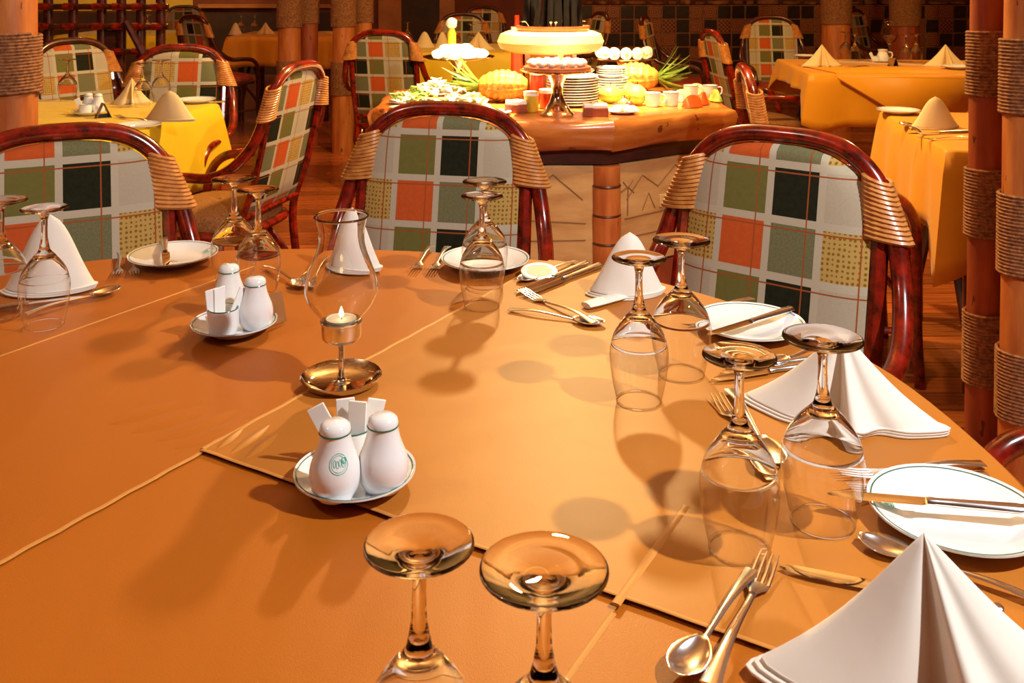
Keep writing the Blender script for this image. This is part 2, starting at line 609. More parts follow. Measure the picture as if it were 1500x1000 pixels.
column('thick rope-wrapped log column at the left edge before the yellow table', -1.385, 2.62, 0.079, [(0.94, 1.105), (0.30, 0.46), (1.6, 1.78), (2.3, 2.5)], tilt=0.0)
dd = 2.56
def zz(y, d): return CZ - (y + 30) * d / F
column('dark red log column with three rope bands beside the small right table', D(1446, 300, dd).x, dd, 0.045,
       [(zz(140, dd), zz(45, dd)), (zz(345, dd), zz(245, dd)), (zz(560, dd), zz(455, dd)), (1.5, 1.7)], 'log_red', 0.012)
dd = 2.36
column('orange log column with thick rope bands cut by the right edge', D(1498, 300, dd).x + 0.012, dd, 0.056,
       [(zz(166, dd), zz(56, dd)), (zz(400, dd), zz(282, dd)), (zz(612, dd), zz(510, dd)), (1.5, 1.7)], 'log_orange', 0.012)
for (px, d, r, mat, wr, lb) in (
        (424, 7.0, 0.082, 'log_orange', [(0.90, 1.2), (0.52, 0.66)], 'orange log post left of the first rear pair beside the tall yellow chair'),
        (452, 7.2, 0.070, 'log_red', [(0.92, 1.2)], 'dark log post right of the first rear pair beside the tall yellow chair'),
        (503, 6.9, 0.080, 'log_orange', [(0.91, 1.2), (0.42, 0.66)], 'rope-topped log post just left of the chair behind the buffet'),
        (532, 7.15, 0.066, 'log_orange', [(0.93, 1.2)], 'rope-topped log post hidden behind the chair left of the buffet'),
        (1225, 8.2, 0.118, 'log_orange', [(0.87, 1.4)], 'orange rear log column behind the left glasses of the far right table'),
        (1326, 8.7, 0.125, 'log_red', [(0.83, 1.4)], 'red rear log column behind the upright goblet of the far right table')):
    column(lb, D(px, 100, d).x, d, r, wr, mat)

# dark bamboo screen
scr = thing('lattice_screen', 'dark bamboo lattice screen behind the yellow left table', 'screen', (-2.24, 5.35, 0))
for x in (-0.36, -0.22, -0.06, 0.05, 0.16, 0.27):
    MB().tube([(x, 0, 0), (x + 0.004, 0, 1.0), (x, 0, 1.9)], 0.026, 10).build('pole', 'rattan_dark', scr)
for z in (0.35, 0.62, 0.85, 0.99, 1.10, 1.5, 1.85):
    MB().tube([(-0.42, -0.04, z), (0.33, -0.04, z)], 0.017, 8).build('rail', 'rattan_dark', scr)
    for x in (-0.36, -0.22, -0.06, 0.05, 0.16, 0.27):
        if z > 0.8 and z < 1.3:
            MB().tube([(x - 0.03, -0.042, z), (x + 0.03, -0.042, z)], 0.021, 8).build('binding', 'rattan_red', scr)
MB().box((-0.055, -0.012, 0.1), (0.045, 0.012, 0.97)).build('infill_panel', 'dark_wood', scr)
MB().tube([(0.10, -0.05, 1.02), (0.26, -0.05, 0.72)], 0.022, 8).build('brace', 'rattan_dark', scr)

# ------------------------------------------------------------------ rattan armchair
def make_chair(name, frame='rattan_red', seat='seat_weave', uo=(2.08 - .5, 0.95)):
    c = thing(name, 'x', 'chair')
    half = [(0, .345, .955), (.07, .345, .952), (.125, .342, .936), (.168, .336, .902), (.197, .328, .855), (.218, .315, .79), (.236, .285, .71),
            (.252, .22, .64), (.250, .14, .605), (.240, .03, .60), (.225, -.08, .585), (.215, -.135, .53), (.210, -.15, .44), (.207, -.15, .2), (.211, -.16, 0)]
    full = [(-x, y, z) for x, y, z in reversed(half[1:])] + half
    sp = spline(full, 5)
    MB().tube(sp, 0.0175, 10).build('bent_frame', frame, c)
    for s in (-1, 1):
        MB().tube(spline([(s * .185, .327, .87), (s * .190, .315, .80), (s * .192, .27, .6), (s * .19, .215, .42), (s * .19, .235, .2), (s * .195, .27, 0)], 5), 0.0155, 8).build('rear_leg', frame, c)
        # cane binding round both poles
        m = MB()
        for k in range(13):
            q = k / 12
            z = .895 - .098 * q
            xo = .176 + .040 * q + .016
            xi = .162 + .001 * q
            yc = .332 - .015 * q
            cx, rx = (xo + xi) / 2 + 0.003, (xo - xi) / 2 + .009
            tl = 0.32
            m.tube([(s * (cx + rx * math.cos(a)), yc + .0235 * math.sin(a), z - tl * rx * math.cos(a) * (1 - q * .7)) for a in [2 * PI * j / 14 for j in range(14)]], 0.0046, 5, closed=True)
        m.build('cane_binding', 'cane_binding', c)
        MB().tube(spline([(s * .207, -.15, .22), (s * .205, -.06, .33), (s * .2, .02, .38), (s * .19, .12, .33), (s * .19, .23, .2)], 5), 0.011, 8).build('side_brace', frame, c)
        MB().tube([(s * .207, -.15, .17), (s * .19, .235, .17)], 0.011, 8).build('stretcher', frame, c)
    # upholstered back
    m = MB()
    nu, nz = 14, 20
    m.uv = []
    for sgn, off in ((-1, -0.016), (1, 0.010)):
        rows = []
        for k in range(nz + 1):
            z = .47 + (.938 - .47) * (1 - (1 - k / nz) ** 1.6)
            w = .178 if z < .80 else .178 * max(0.0, 1 - ((z - .80) / .1385) ** 2.6) ** (1 / 2.6)
            yb = .225 + (.338 - .225) * ((z - .47) / (.95 - .47)) ** 0.85
            row = []
            for j in range(nu + 1):
                q = -1 + 2 * j / nu
                edge = (1 - abs(q) ** 6) * min(1, (nz - k) / 2.0) * min(1, k / 1.0)
                row.append((q * w, yb + off * edge + sgn * 0.003, z))
                m.uv.append((q * w / 0.0985 + uo[0] + 12.5, z / 0.1 + uo[1]))
            rows.append(row)
        m.grid(rows)
    m.build('back_panel', 'plaid', c, sharp=80)
    # seat
    rows = []
    for q, z in ((0.90, .405), (1, .415), (1, .445), (0.93, .462), (0.6, .474), (0.02, .478)):
        rows.append([(q * .202 * (abs(math.cos(a)) ** .5) * (1 if math.cos(a) > 0 else -1), .03 + q * .180 * (abs(math.sin(a)) ** .5) * (1 if math.sin(a) > 0 else -1), z) for a in [2 * PI * (k + .5) / 32 for k in range(32)]])
    MB().loft(rows, True, True).build('seat', seat, c, sharp=60)
    MB().tube([(.208 * (abs(math.cos(a)) ** .5) * (1 if math.cos(a) > 0 else -1), .03 + .185 * (abs(math.sin(a)) ** .5) * (1 if math.sin(a) > 0 else -1), .40) for a in [2 * PI * (k + .5) / 32 for k in range(32)]], 0.016, 8, closed=True).build('seat_rail', frame, c)
    MB().tube([(-.19, .228, .465), (.19, .228, .465)], 0.012, 8).build('lower_rail', frame, c)
    return c


chairA = make_chair('rattan_armchair')
chairB = make_chair('rattan_armchair', 'rattan_red', 'seat_weave', (0.58, 1.95))
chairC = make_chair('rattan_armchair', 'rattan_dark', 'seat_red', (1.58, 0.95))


def chair(proto, label, bx, by, f, group=None):
    f = Vector((f[0], f[1])).normalized()
    return dup(proto, label, (bx + f.x * .345, by + f.y * .345, 0), math.atan2(f.x, -f.y), group)


GM = 'armchairs around the main table'
chair(chairA, 'plaid rattan armchair across the table, in front of the buffet', -.150, 2.20, (-.20, -.98), GM)
chair(chairA, 'plaid rattan armchair at the right of the table, turned left', .52, 1.83, (-.62, -.79), GM)
chair(chairA, 'plaid rattan armchair at the left edge of the picture behind the plate', -.875, 1.86, (.46, -.89), GM)
o = dup(chairA, 'armchair of which only the red arm shows at the right edge', (.80, 1.145, 0), math.atan2(-1, .04), GM)
GB = 'armchairs at the other tables'
chair(chairB, 'bright yellow lit armchair seen from its side, right of the yellow table', -.725, 3.30, (-.97, .24), GB)
chair(chairB, 'plaid armchair facing us behind the yellow left table', -1.44, 4.16, (.05, -1), GB)
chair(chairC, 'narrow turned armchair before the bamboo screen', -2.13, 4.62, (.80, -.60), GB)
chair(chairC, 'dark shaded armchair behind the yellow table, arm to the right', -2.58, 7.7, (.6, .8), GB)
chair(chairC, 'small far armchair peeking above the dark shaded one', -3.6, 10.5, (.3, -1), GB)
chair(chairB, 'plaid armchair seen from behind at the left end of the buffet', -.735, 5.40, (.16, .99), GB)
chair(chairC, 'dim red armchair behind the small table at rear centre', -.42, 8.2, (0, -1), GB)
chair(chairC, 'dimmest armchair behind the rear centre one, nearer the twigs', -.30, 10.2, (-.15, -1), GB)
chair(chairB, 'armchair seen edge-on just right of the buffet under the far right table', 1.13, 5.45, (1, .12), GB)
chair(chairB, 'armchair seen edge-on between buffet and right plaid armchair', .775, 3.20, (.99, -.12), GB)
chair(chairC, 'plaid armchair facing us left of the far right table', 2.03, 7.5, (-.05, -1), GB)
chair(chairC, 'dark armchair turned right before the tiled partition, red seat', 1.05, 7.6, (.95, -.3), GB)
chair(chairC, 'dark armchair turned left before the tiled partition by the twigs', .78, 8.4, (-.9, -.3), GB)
chair(chairC, 'reddish armchair between the two rear right log columns', 3.3, 9.2, (.75, -.66), GB)

# ------------------------------------------------------------------ main table and its cloths
half_out = [(-.42, 1.795), (-.22, 1.785), (-.0625, 1.755), (.121, 1.695), (.26, 1.58), (.373, 1.452), (.482, 1.25), (.515, 1.02), (.50, .85), (.44, .66), (.30, .47), (.10, .34), (-.15, .27), (-.42, .25)]
left_out = [(-.68, .27), (-.95, .34), (-1.17, .47), (-1.30, .66), (-1.36, .85), (-1.37, 1.02), (-1.30, 1.27), (-1.16, 1.47), (-.99, 1.60), (-.80, 1.70), (-.62, 1.765)]
OUT = [(p.x, p.y) for p in spline([(x, y, 0) for x, y in half_out + left_out], 6, True)]
CX, CY = -.42, 1.02


def scaled(k, z):
    return [(CX + (x - CX) * k, CY + (y - CY) * k, z) for x, y in OUT]


mt = thing('dining_table', 'large rounded dining table under orange cloths in the foreground', 'table', (CX, CY, 0))
MB().loft([[(x - CX, y - CY, z) for x, y, z in scaled(k, zq)] for k, zq in ((.97, .705), (.985, .712), (.985, .738), (.975, .742))], True, True, True).build('tabletop', 'dark_wood', mt)
MB().lathe([(.30, 0), (.30, .03), (.12, .06), (.07, .12), (.06, .5), (.10, .66), (.22, .70)], 24, cap0=True, cap1=True).build('pedestal', 'dark_wood', mt)

m = MB()
rows = []
for k in (0.02, .2, .4, .6, .8, .92, .975):
    rows.append(scaled(k, .7465))
rows.append(scaled(.993, .7455))
rows.append(scaled(1.000, .741))
for j, dz in enumerate((.72, .69, .66, .64)):
    ring = []
    for k, (x, y, z) in enumerate(scaled(1.003, dz)):
        wv = 0.010 * (j + 1) / 4 * math.sin(k * 0.42) + .006 * (j + 1) / 4 * math.sin(k * .9 + 1)
        q = 1 + wv
        ring.append((CX + (x - CX) * q, CY + (y - CY) * q, dz))
    rows.append(ring)
mc = m.loft(rows, True, True).build('tablecloth', 'linen_orange', sharp=70)
tag(mc, 'big orange tablecloth covering the foreground table to its rounded edge', 'tablecloth')

Ppt = Vector((-.330, 1.020))
dA = Vector((.50, .866))
dB = Vector((.866, -.50))


def clipped(name, label, planes, z, mat, th=0.0014):
    bm = bmesh.new()
    vs = [bm.verts.new((x, y, z)) for x, y, _ in scaled(.988, 0)]
    bm.faces.new(vs)
    for co, no in planes:
        g = bm.verts[:] + bm.edges[:] + bm.faces[:]
        bmesh.ops.bisect_plane(bm, geom=g, plane_co=(co[0], co[1], 0), plane_no=(no[0], no[1], 0), clear_outer=True)
    r = bmesh.ops.extrude_face_region(bm, geom=bm.faces[:])
    for vtx in r['geom']:
        if isinstance(vtx, bmesh.types.BMVert):
            vtx.co.z += th
    bmesh.ops.recalc_face_normals(bm, faces=bm.faces)
    me = bpy.data.meshes.new(name)
    bm.to_mesh(me)
    bm.free()
    me.materials.append(MATS[mat])
    o = bpy.data.objects.new(name, me)
    COL.objects.link(o)
    tag(o, label, 'tablecloth')
    return o


ov1 = clipped('tablecloth_overlay', 'orange square overlay on the left of the table, stitched hem towards the shakers', [(Ppt, dB)], .7466, 'linen_orange', .0016)
ov2 = clipped('tablecloth_overlay', 'paler tan overlay on the far right of the table under the candle lamp', [(Ppt, -dB), (Ppt, -dA)], .7484, 'linen_orange_light', .0026)


def strip(parent, a, b, w, h, z, wav=0.0, name='hem', mat='linen_hem'):
    a, b = Vector(a), Vector(b)
    n = 40
    d = (b - a).normalized()
    pr = Vector((-d.y, d.x))
    pts = []
    for k in range(n + 1):
        p = a.lerp(b, k / n) + pr * (wav * math.sin(k * 1.9))
        pts.append((p.x, p.y, z))
    MB().tube(pts, [(w, h)] * (n + 1), 8, up=(0, 0, 1)).build(name, mat, parent)


strip(ov1, Ppt - dA * .62, Ppt, .0028, .0009, .7480, .0008)
strip(ov2, Ppt + dA * 0.0, Ppt + dA * .78, .0030, .0009, .7508, .0008)
strip(ov2, Ppt - dA * .001, Ppt + dB * .86, .0022, .0007, .7506, .0004)
# ironed creases running the same way as the hems
pc = P(1005, 740)
strip(ov2, (pc.x - dA.x * .165, pc.y - dA.y * .165), (pc.x, pc.y), .0040, .0012, .7508, 0, 'crease')
strip(mc, (pc.x - dA.x * .55, pc.y - dA.y * .55), (pc.x - dA.x * .17, pc.y - dA.y * .17), .0030, .0012, .7466, 0, 'crease')
pd = P(102, 482)
strip(ov1, (pd.x - dA.x * .35, pd.y - dA.y * .35), (pd.x + dA.x * .36, pd.y + dA.y * .36), .0022, .0008, .7482, 0, 'crease')
# little puckers beside the corner where the overlays meet
def pucker(parent, q, l, sk, w, h, z, mat):
    n = 14
    rows = []
    for k in range(n + 1):
        e = math.sin(PI * (k + .2) / (n + .4))
        ww, hh_ = w * e ** .7, h * e
        p = q + (dA * l + dB * sk) * (k / n)
        rows.append([(p.x + dB.x * ww * c_, p.y + dB.y * ww * c_, z + .0001 + hh_ * (.5 + .5 * math.cos(PI * c_))) for c_ in [-1 + j_ / 6 for j_ in range(13)]])
    MB().grid(rows).build('pucker', mat, parent, sharp=180)
for (a, l, w) in ((.014, .05, .007), (.034, .07, .008), (.056, .06, .008)):
    pucker(ov2, Ppt + dB * a + dA * .006, l, -.012, w, .0024, .7510, 'linen_orange_light')
for (a, l, w) in ((.03, .09, .010), (.062, .10, .011), (.10, .09, .011), (.14, .08, .010)):
    pucker(ov1, Ppt - dB * a - dA * .01, l, .02, w * 1.7, .0013, .7482, 'linen_orange')

# ------------------------------------------------------------------ wine glasses, upside down
def make_glass(big):
    g = thing('wine_glass', 'x', 'glass')
    k = 1.0 if big else 0.92
    bowl = [(.0285, .0), (.0315, .012), (.0355, .030), (.0375, .046), (.0380, .056), (.0365, .067), (.0325, .079), (.0262, .089), (.0190, .098), (.0125, .1045), (.0085, .109)]
    bowl = [(r * k, z) for r, z in bowl]
    pr = spline([(r, 0, z) for r, z in bowl], 3)
    cut = [i for i, p in enumerate(pr) if p.z > .064][0]
    hi = pr[cut:]
    pr = pr[:cut + 1]
    MB().lathe([(p.x, p.z) for p in pr], 40).build('bowl', 'glass_thin', g)
    MB().tube([(bowl[0][0] * math.cos(a), bowl[0][0] * math.sin(a), .0008) for a in [2 * PI * j / 40 for j in range(40)]], .0008, 6, closed=True).build('rim', 'glass_solid', g)
    R = .0365 if big else .0325
    inner = [(.0001, hi[-1].z - .0100), (.006, hi[-1].z - .0104)] + [(max(.008, p.x - .0002 - .0012 * min(1, (p.z - .064) / .02)), p.z - .0002 - .007 * ((p.z - .064) / .045) ** 1.5) for p in reversed(hi) if p.x > .012]
    st = inner + [(p.x, p.z) for p in hi] + [(.0062, .117), (.0046, .126), (.0041, .140), (.0044, .152), (.0062, .1590), (.0105, .1630)]
    ft = [(R * .55, .1658), (R * .93, .1678), (R, .1687), (R * .995, .1698), (R * .95, .1703), (R * .6, .1687), (R * .3, .1672), (.0001, .1666)]
    MB().lathe(st + [(r, z) for r, z in ft], 40).build('stem_and_foot', 'glass_solid', g, sharp=75)
    return g


gBig, gSmall = make_glass(True), make_glass(False)
GG = 'upturned wine glasses on the main table'
def footpos(x, y): 
    d = F * (CZ - ZT - .169) / (y + 30)
    return Vector(((x - 750) * d / F, d, ZT))
for proto, pos, lb in (
        (gBig, footpos(797, 833), 'large upturned wine glass nearest the camera, cut by the bottom edge'),
        (gSmall, footpos(614, 797), 'smaller upturned wine glass at the bottom edge, below the front shakers'),
        (gBig, footpos(1205, 495), 'large upturned wine glass in front of the right folded napkin'),
        (gSmall, footpos(1083, 521), 'smaller upturned wine glass left of the one before the right napkin'),
        (gBig, footpos(998, 352), 'large upturned wine glass before the right plaid armchair'),
        (gSmall, footpos(936, 378), 'smaller upturned wine glass before the white napkin near the far edge'),
        (gBig, footpos(710, 266), 'large upturned wine glass standing behind another before the far plate'),
        (gSmall, footpos(706, 287), 'smaller upturned wine glass directly in front of the far plate'),
        (gBig, footpos(343, 262), 'large upturned wine glass behind the rear shakers, right of the left plate'),
        (gSmall, footpos(378, 278), 'smaller upturned wine glass just behind the rear shakers'),
        (gSmall, footpos(65, 305), 'smaller upturned wine glass in front of the leftmost napkin'),
        (gBig, footpos(2, 294), 'upturned wine glass cut by the left edge of the picture')):
    dup(proto, lb, pos, random.random() * 6, GG)

# ------------------------------------------------------------------ crockery
def surf_ring(m, prof, th0, z0, rx, rz, rad, seg=28):
    """thin printed oval lying on a turned surface"""
    def R(z):
        for (r0, a), (r1, b) in zip(prof, prof[1:]):
            if a <= z <= b:
                return r0 + (r1 - r0) * (z - a) / max(b - a, 1e-6)
        return prof[0][0]
    pts = []
    for k in range(seg):
        a = 2 * PI * k / seg
        z = z0 + rz * math.sin(a)
        th = th0 + rx * math.cos(a) / R(z0)
        r = R(z) + 0.0001
        pts.append((r * math.cos(th), r * math.sin(th), z))
    m.tube(pts, rad, 5, closed=True)


def make_plate(name, R, cat='plate', logo=True):
    p = thing(name, 'x', cat)
    prof = [(.0001, .0045), (R * .60, .0045), (R * .66, .006), (R * .97, .0145), (R, .0155), (R * 1.0, .0135), (R * .68, .003), (R * .6, 0), (R * .56, 0), (R * .55, .0025), (.0001, .0025)]
    MB().lathe(prof, 56).build('dish', 'porcelain', p, sharp=50)
    MB().tube([(R * .955 * math.cos(a), R * .955 * math.sin(a), .01425) for a in [2 * PI * k / 56 for k in range(56)]], [(.0008, .0003)] * 56, 6, closed=True, up=(0, 0, 1)).build('green_rim_line', 'green_line', p)
    if logo:
        m = MB()
        for q in (1.0, .72):
            m.tube([(-R * .80 + R * .105 * q * math.cos(a), R * .13 * q * math.sin(a), .0100 - R * .10 * .27 * q * math.cos(a) + .0005) for a in [2 * PI * k / 28 for k in range(28)]], [(.0006, .0002)] * 28, 5, closed=True, up=(0, 0, 1))
        for k in range(5):
            a = -0.9 + k * .45
            m.tube([(-R * .80, 0, .0106), (-R * .80 + R * .07 * math.cos(a), R * .09 * math.sin(a), .0104)], [(.0010, .0002), (.0003, .0002)], 5, up=(0, 0, 1))
        m.build('printed_emblem', 'logo_green', p)
    return p


plate = make_plate('bread_plate', .077)
GP = 'bread plates on the main table'
pP4, pP3, pP2, pP1 = P(1400, 765), P(1098, 484), P(711, 389), P(254, 382)
dup(plate, 'white bread plate with green rim at the right edge, knife across it', pP4, -0.25, GP)
dup(plate, 'white bread plate before the right plaid armchair, knife across it', pP3, 2.2, GP)
dup(plate, 'white bread plate at the far edge behind two wine glasses', pP2, 1.0, GP)
dup(plate, 'white bread plate at the far left before the left armchair', pP1, -2.6, GP)
saucer = make_plate('saucer', .060, 'saucer', False)
GS = 'condiment saucers on the main table'
sc1, sc2 = P(520, 708), P(343, 484)
dup(saucer, 'white saucer under the two front shakers', sc1, 0, GS)
dup(saucer, 'white saucer under the rear shakers and sachet pot', sc2, 0, GS)


def make_shaker(emblem):
    s = thing('shaker', 'x', 'shaker')
    prof = [(.0001, 0), (.015, 0), (.019, .003), (.0235, .012), (.0250, .022), (.0235, .032), (.0195, .042), (.0165, .051), (.0150, .058), (.0148, .0615)]
    pr = [(p.x, p.z) for p in spline([(r, 0, z) for r, z in prof], 3)]
    MB().lathe(pr, 36).build('body', 'porcelain', s, sharp=60)
    MB().tube([(.0149 * math.cos(a), .0149 * math.sin(a), .0617) for a in [2 * PI * k / 32 for k in range(32)]], .0008, 6, closed=True).build('green_line', 'green_line', s)
    MB().lathe([(.0148, .0615), (.0150, .064), (.0140, .0685), (.010, .0715), (.0001, .0727)], 32).build('domed_top', 'porcelain', s, sharp=60)
    for k in range(5):
        a = k * 2 * PI / 5
        m = MB()
        m.lathe([(.0001, .0722), (.0006, .0721), (.0006, .071)], 6, (.004 * math.cos(a), .004 * math.sin(a), 0))
        m.build('sprinkle_hole', 'black_card', s)
    if emblem:
        m = MB()
        surf_ring(m, pr, -PI / 2 + .35, .040, .0085, .0085, .00035)
        surf_ring(m, pr, -PI / 2 + .35, .040, .0068, .0068, .00025)
        for k in range(4):
            surf_ring(m, pr, -PI / 2 + .55 - k * .13, .0395 + .001 * (k % 2), .0011, .0030, .0003, 10)
        surf_ring(m, pr, -PI / 2 + .62, .0425, .002, .0025, .0008, 10)
        m.build('printed_emblem', 'logo_green', s)
    return s


shE, shP = make_shaker(True), make_shaker(False)
zs = ZT + .0047
dup(shE, 'white pear-shaped shaker with green emblem, front left on the front saucer', (P(491, 733).x, P(491, 733).y, zs), 0.0, 'shakers')
dup(shP, 'plain white pear-shaped shaker at the right of the front saucer', (P(561, 722).x, P(561, 722).y, zs), .9, 'shakers')
dup(shP, 'white shaker half hidden behind the sachet pot on the rear saucer', (P(332, 466).x, P(332, 462).y, zs), 0, 'shakers')
dup(shP, 'white shaker at the right of the rear saucer', (P(374, 484).x, P(374, 484).y, zs), 0, 'shakers')


def make_pot():
    s = thing('sachet_pot', 'x', 'pot')
    MB().lathe([(.0001, 0), (.0165, 0), (.0195, .004), (.0220, .014), (.0215, .026), (.0205, .036), (.0195, .036), (.0200, .026), (.0200, .014), (.016, .005), (.0001, .004)], 36).build('body', 'porcelain', s, sharp=60)
    MB().tube([(.0202 * math.cos(a), .0202 * math.sin(a), .0362) for a in [2 * PI * k / 32 for k in range(32)]], .0008, 6, closed=True).build('green_line', 'green_line', s)
    return s


pot = make_pot()
GQ = 'sachet pots'
q1 = P(516, 683)
q2 = P(327, 494)
dup(pot, 'white sachet pot hidden behind the front shakers', (q1.x, q1.y, zs), 0, GQ)
dup(pot, 'white sachet pot with green rim in front on the rear saucer', (q2.x, q2.y, zs), 0, GQ)
sach = tag(MB().box((-.0095, -.0012, 0), (.0095, .0012, .058)).build('sugar_sachet', 'paper', bevel=.0008), 'x', 'sachet')
for base, grp, lbs, offs in (
        (q1, 'sachets behind the front shakers', ['flat white sachet leaning far to the left behind the front shakers', 'upright white sachet second from left behind the front shakers',
                                                     'upright white sachet in the middle behind the front shakers', 'white sachet leaning right behind the front shakers'],
         ((-.0105, 0, -.50, .0), (-.004, .004, -.07, .15), (.0035, -.003, .05, -.1), (.0105, .002, .26, .3))),
        (q2, 'sachets in the rear pot', ['white sachet at the left of the rear pot', 'second white sachet in the rear pot, upright', 'white sachet leaning right in the rear pot'],
         ((-.011, 0, -.10, .7), (-.006, .005, -.02, 1.0), (.008, 0, .48, .9)))):
    for lb, (ox, oy, ti, rz) in zip(lbs, offs):
        c = dup(sach, lb, (base.x + ox, base.y + oy, zs + .006), 0, grp, rot=(0.0, ti, rz))

# ------------------------------------------------------------------ candle lamp
cl = thing('candle_lamp', 'silver candle lamp with clear glass chimney in the middle of the table', 'candle lamp', P(500, 560))
MB().lathe([(.0001, .001), (.030, .001), (.044, .005), (.0492, .0105), (.0502, .0098), (.046, .003), (.034, 0), (.0001, 0)], 48).build('base_dish', 'chrome', cl, sharp=60)
MB().lathe([(.012, .0012), (.0065, .0035), (.0045, .008), (.0045, .011), (.0036, .0125), (.0036, .052), (.006, .054)], 20).build('stem', 'chrome', cl, sharp=60)
MB().lathe([(.0001, .053), (.020, .053), (.0235, .056), (.0245, .060), (.0245, .074), (.0262, .0755), (.0262, .0770), (.0236, .0770), (.0230, .060), (.0001, .058)], 40).build('cup', 'silver', cl, sharp=40)
ch = [(.0222, .0775), (.028, .084), (.0375, .096), (.0440, .110), (.0452, .120), (.0425, .132), (.0370, .147), (.0315, .162), (.0285, .175), (.0285, .187), (.0310, .199), (.0335, .207)]
pr = spline([(r, 0, z) for r, z in ch], 3)
gch = MB().lathe([(p.x, p.z) for p in pr] + [(p.x - .0011, p.z) for p in reversed(pr)] + [(pr[0].x, pr[0].z)], 48).build('glass_chimney', 'glass_solid', cl, sharp=180)
MB().tube([(.0335 * math.cos(a), .0335 * math.sin(a), .207) for a in [2 * PI * k / 40 for k in range(40)]], .0010, 6, closed=True).build('chimney_rim', 'glass_solid', gch)
MB().tube([(.0226 * math.cos(a), .0226 * math.sin(a), .0782) for a in [2 * PI * k / 40 for k in range(40)]], .0012, 6, closed=True).build('chimney_foot', 'glass_solid', gch)
tl = MB().lathe([(.0001, .0585), (.0185, .0585), (.0188, .0805), (.0180, .0805), (.0176, .079), (.0001, .0785)], 28).build('tea_light', 'wax', cl)
MB().tube([(0, 0, .0785), (.0005, 0, .084)], .0006, 5).build('wick', 'black_card', tl)
MB().lathe([(.0001, .081), (.0022, .0830), (.0032, .0855), (.0024, .089), (.0010, .093), (.0001, .095)], 12).build('flame', 'flame', tl)

# ------------------------------------------------------------------ cutlery
def hand(m, x0, x1, w0, w1, z0=0.004, arch=0.007, t=.0016):
    n = 10
    pts, rad = [], []
    for k in range(n + 1):
        q = k / n
        pts.append((x0 + (x1 - x0) * q, 0, z0 + arch * math.sin(PI * min(1, q * 1.05)) * (q ** .7)))
        rad.append((w0 + (w1 - w0) * (q ** 2.2) + (.0008 if k == n else 0), t))
    m.tube(pts, rad, 8, up=(0, 0, 1))


def make_fork():
    f = thing('fork', 'x', 'fork')
    m = MB()
    hand(m, .062, .190, .0032, .0085)
    m.build('handle', 'silver', f)
    m = MB()
    m.tube([(.064, 0, .0055), (.058, 0, .0045), (.050, 0, .003), (.042, 0, .0028)], [(.0032, .0016), (.006, .0013), (.0105, .0012), (.0115, .001)], 10, up=(0, 0, 1))
    for k in range(4):
        yy = -.0090 + .0060 * k
        m.tube([(.044, yy, .0028), (.028, yy, .0042), (.012, yy * .97, .0070), (.0, yy * .9, .0090)], [(.0019, .0011), (.0016, .001), (.0014, .0009), (.0007, .0006)], 6, up=(0, 0, 1))
    m.build('head', 'silver', f)
    return f


def make_spoon():
    f = thing('spoon', 'x', 'spoon')
    m = MB()
    hand(m, .058, .190, .0030, .0085)
    m.build('handle', 'silver', f)
    rows = []
    for k in range(13):
        q = k / 12
        x = .062 * q
        w = .0195 * math.sin(PI * min(.97, max(.03, q)) ** .9) ** .62
        dz = .0085 * math.sin(PI * q) ** .8
        rows.append([(x, w * j, .0085 - dz * (1 - j * j) - .0035 * (1 - q) * q) for j in [-1, -.75, -.45, 0, .45, .75, 1]])
    MB().grid(rows).build('bowl', 'silver', f, solid=.0010, sharp=80)
    return f


def make_knife():
    f = thing('knife', 'x', 'knife')
    m = MB()
    m.tube([(.105, 0, .0045), (.110, 0, .0045), (.116, 0, .0045), (.14, 0, .0045), (.18, 0, .0045), (.200, 0, .0045), (.204, 0, .0045), (.210, 0, .0045), (.213, 0, .0045)],
           [(.0050, .0040), (.0060, .0045), (.0048, .004), (.0060, .0044), (.0075, .0045), (.0085, .0045), (.0070, .0042), (.0084, .0045), (.004, .003)], 10, up=(0, 0, 1))
    m.build('handle', 'silver', f)
    rows = []
    for k in range(15):
        q = k / 14
        x = .106 * q
        lo = -.0085 * min(1, (q * 3.2) ** .55) if q < .93 else -.0085 + .003 * (q - .93) / .07
        hi = .0072 * min(1, (q * 7) ** .5 + .02)
        rows.append([(x, lo, .0040), (x, (lo + hi) / 2, .0050), (x, hi, .0052), (x, hi, .0036), (x, (lo + hi) / 2, .0032)])
    MB().loft(rows, True, True, True).build('blade', 'chrome', f, sharp=30)
    return f


proto = {'fork': make_fork(), 'spoon': make_spoon(), 'knife': make_knife()}
LEN = {'fork': .19, 'spoon': .19, 'knife': .213}


def lay(kind, label, tip, end, z=ZT, group=None, ztip=None, roll=0.0):
    """lay a piece with its tip and handle end on two table points"""
    a, b = P(*tip, z), P(*end, z)
    d = b - a
    s = max(.8, min(1.12, d.length / LEN[kind]))
    tilt = 0.0
    if ztip is not None:
        tilt = ztip
    c = dup(proto[kind], label, a, 0, group or 'cutlery on the main table', s)
    c.rotation_euler = (roll, tilt, math.atan2(d.y, d.x))
    return c


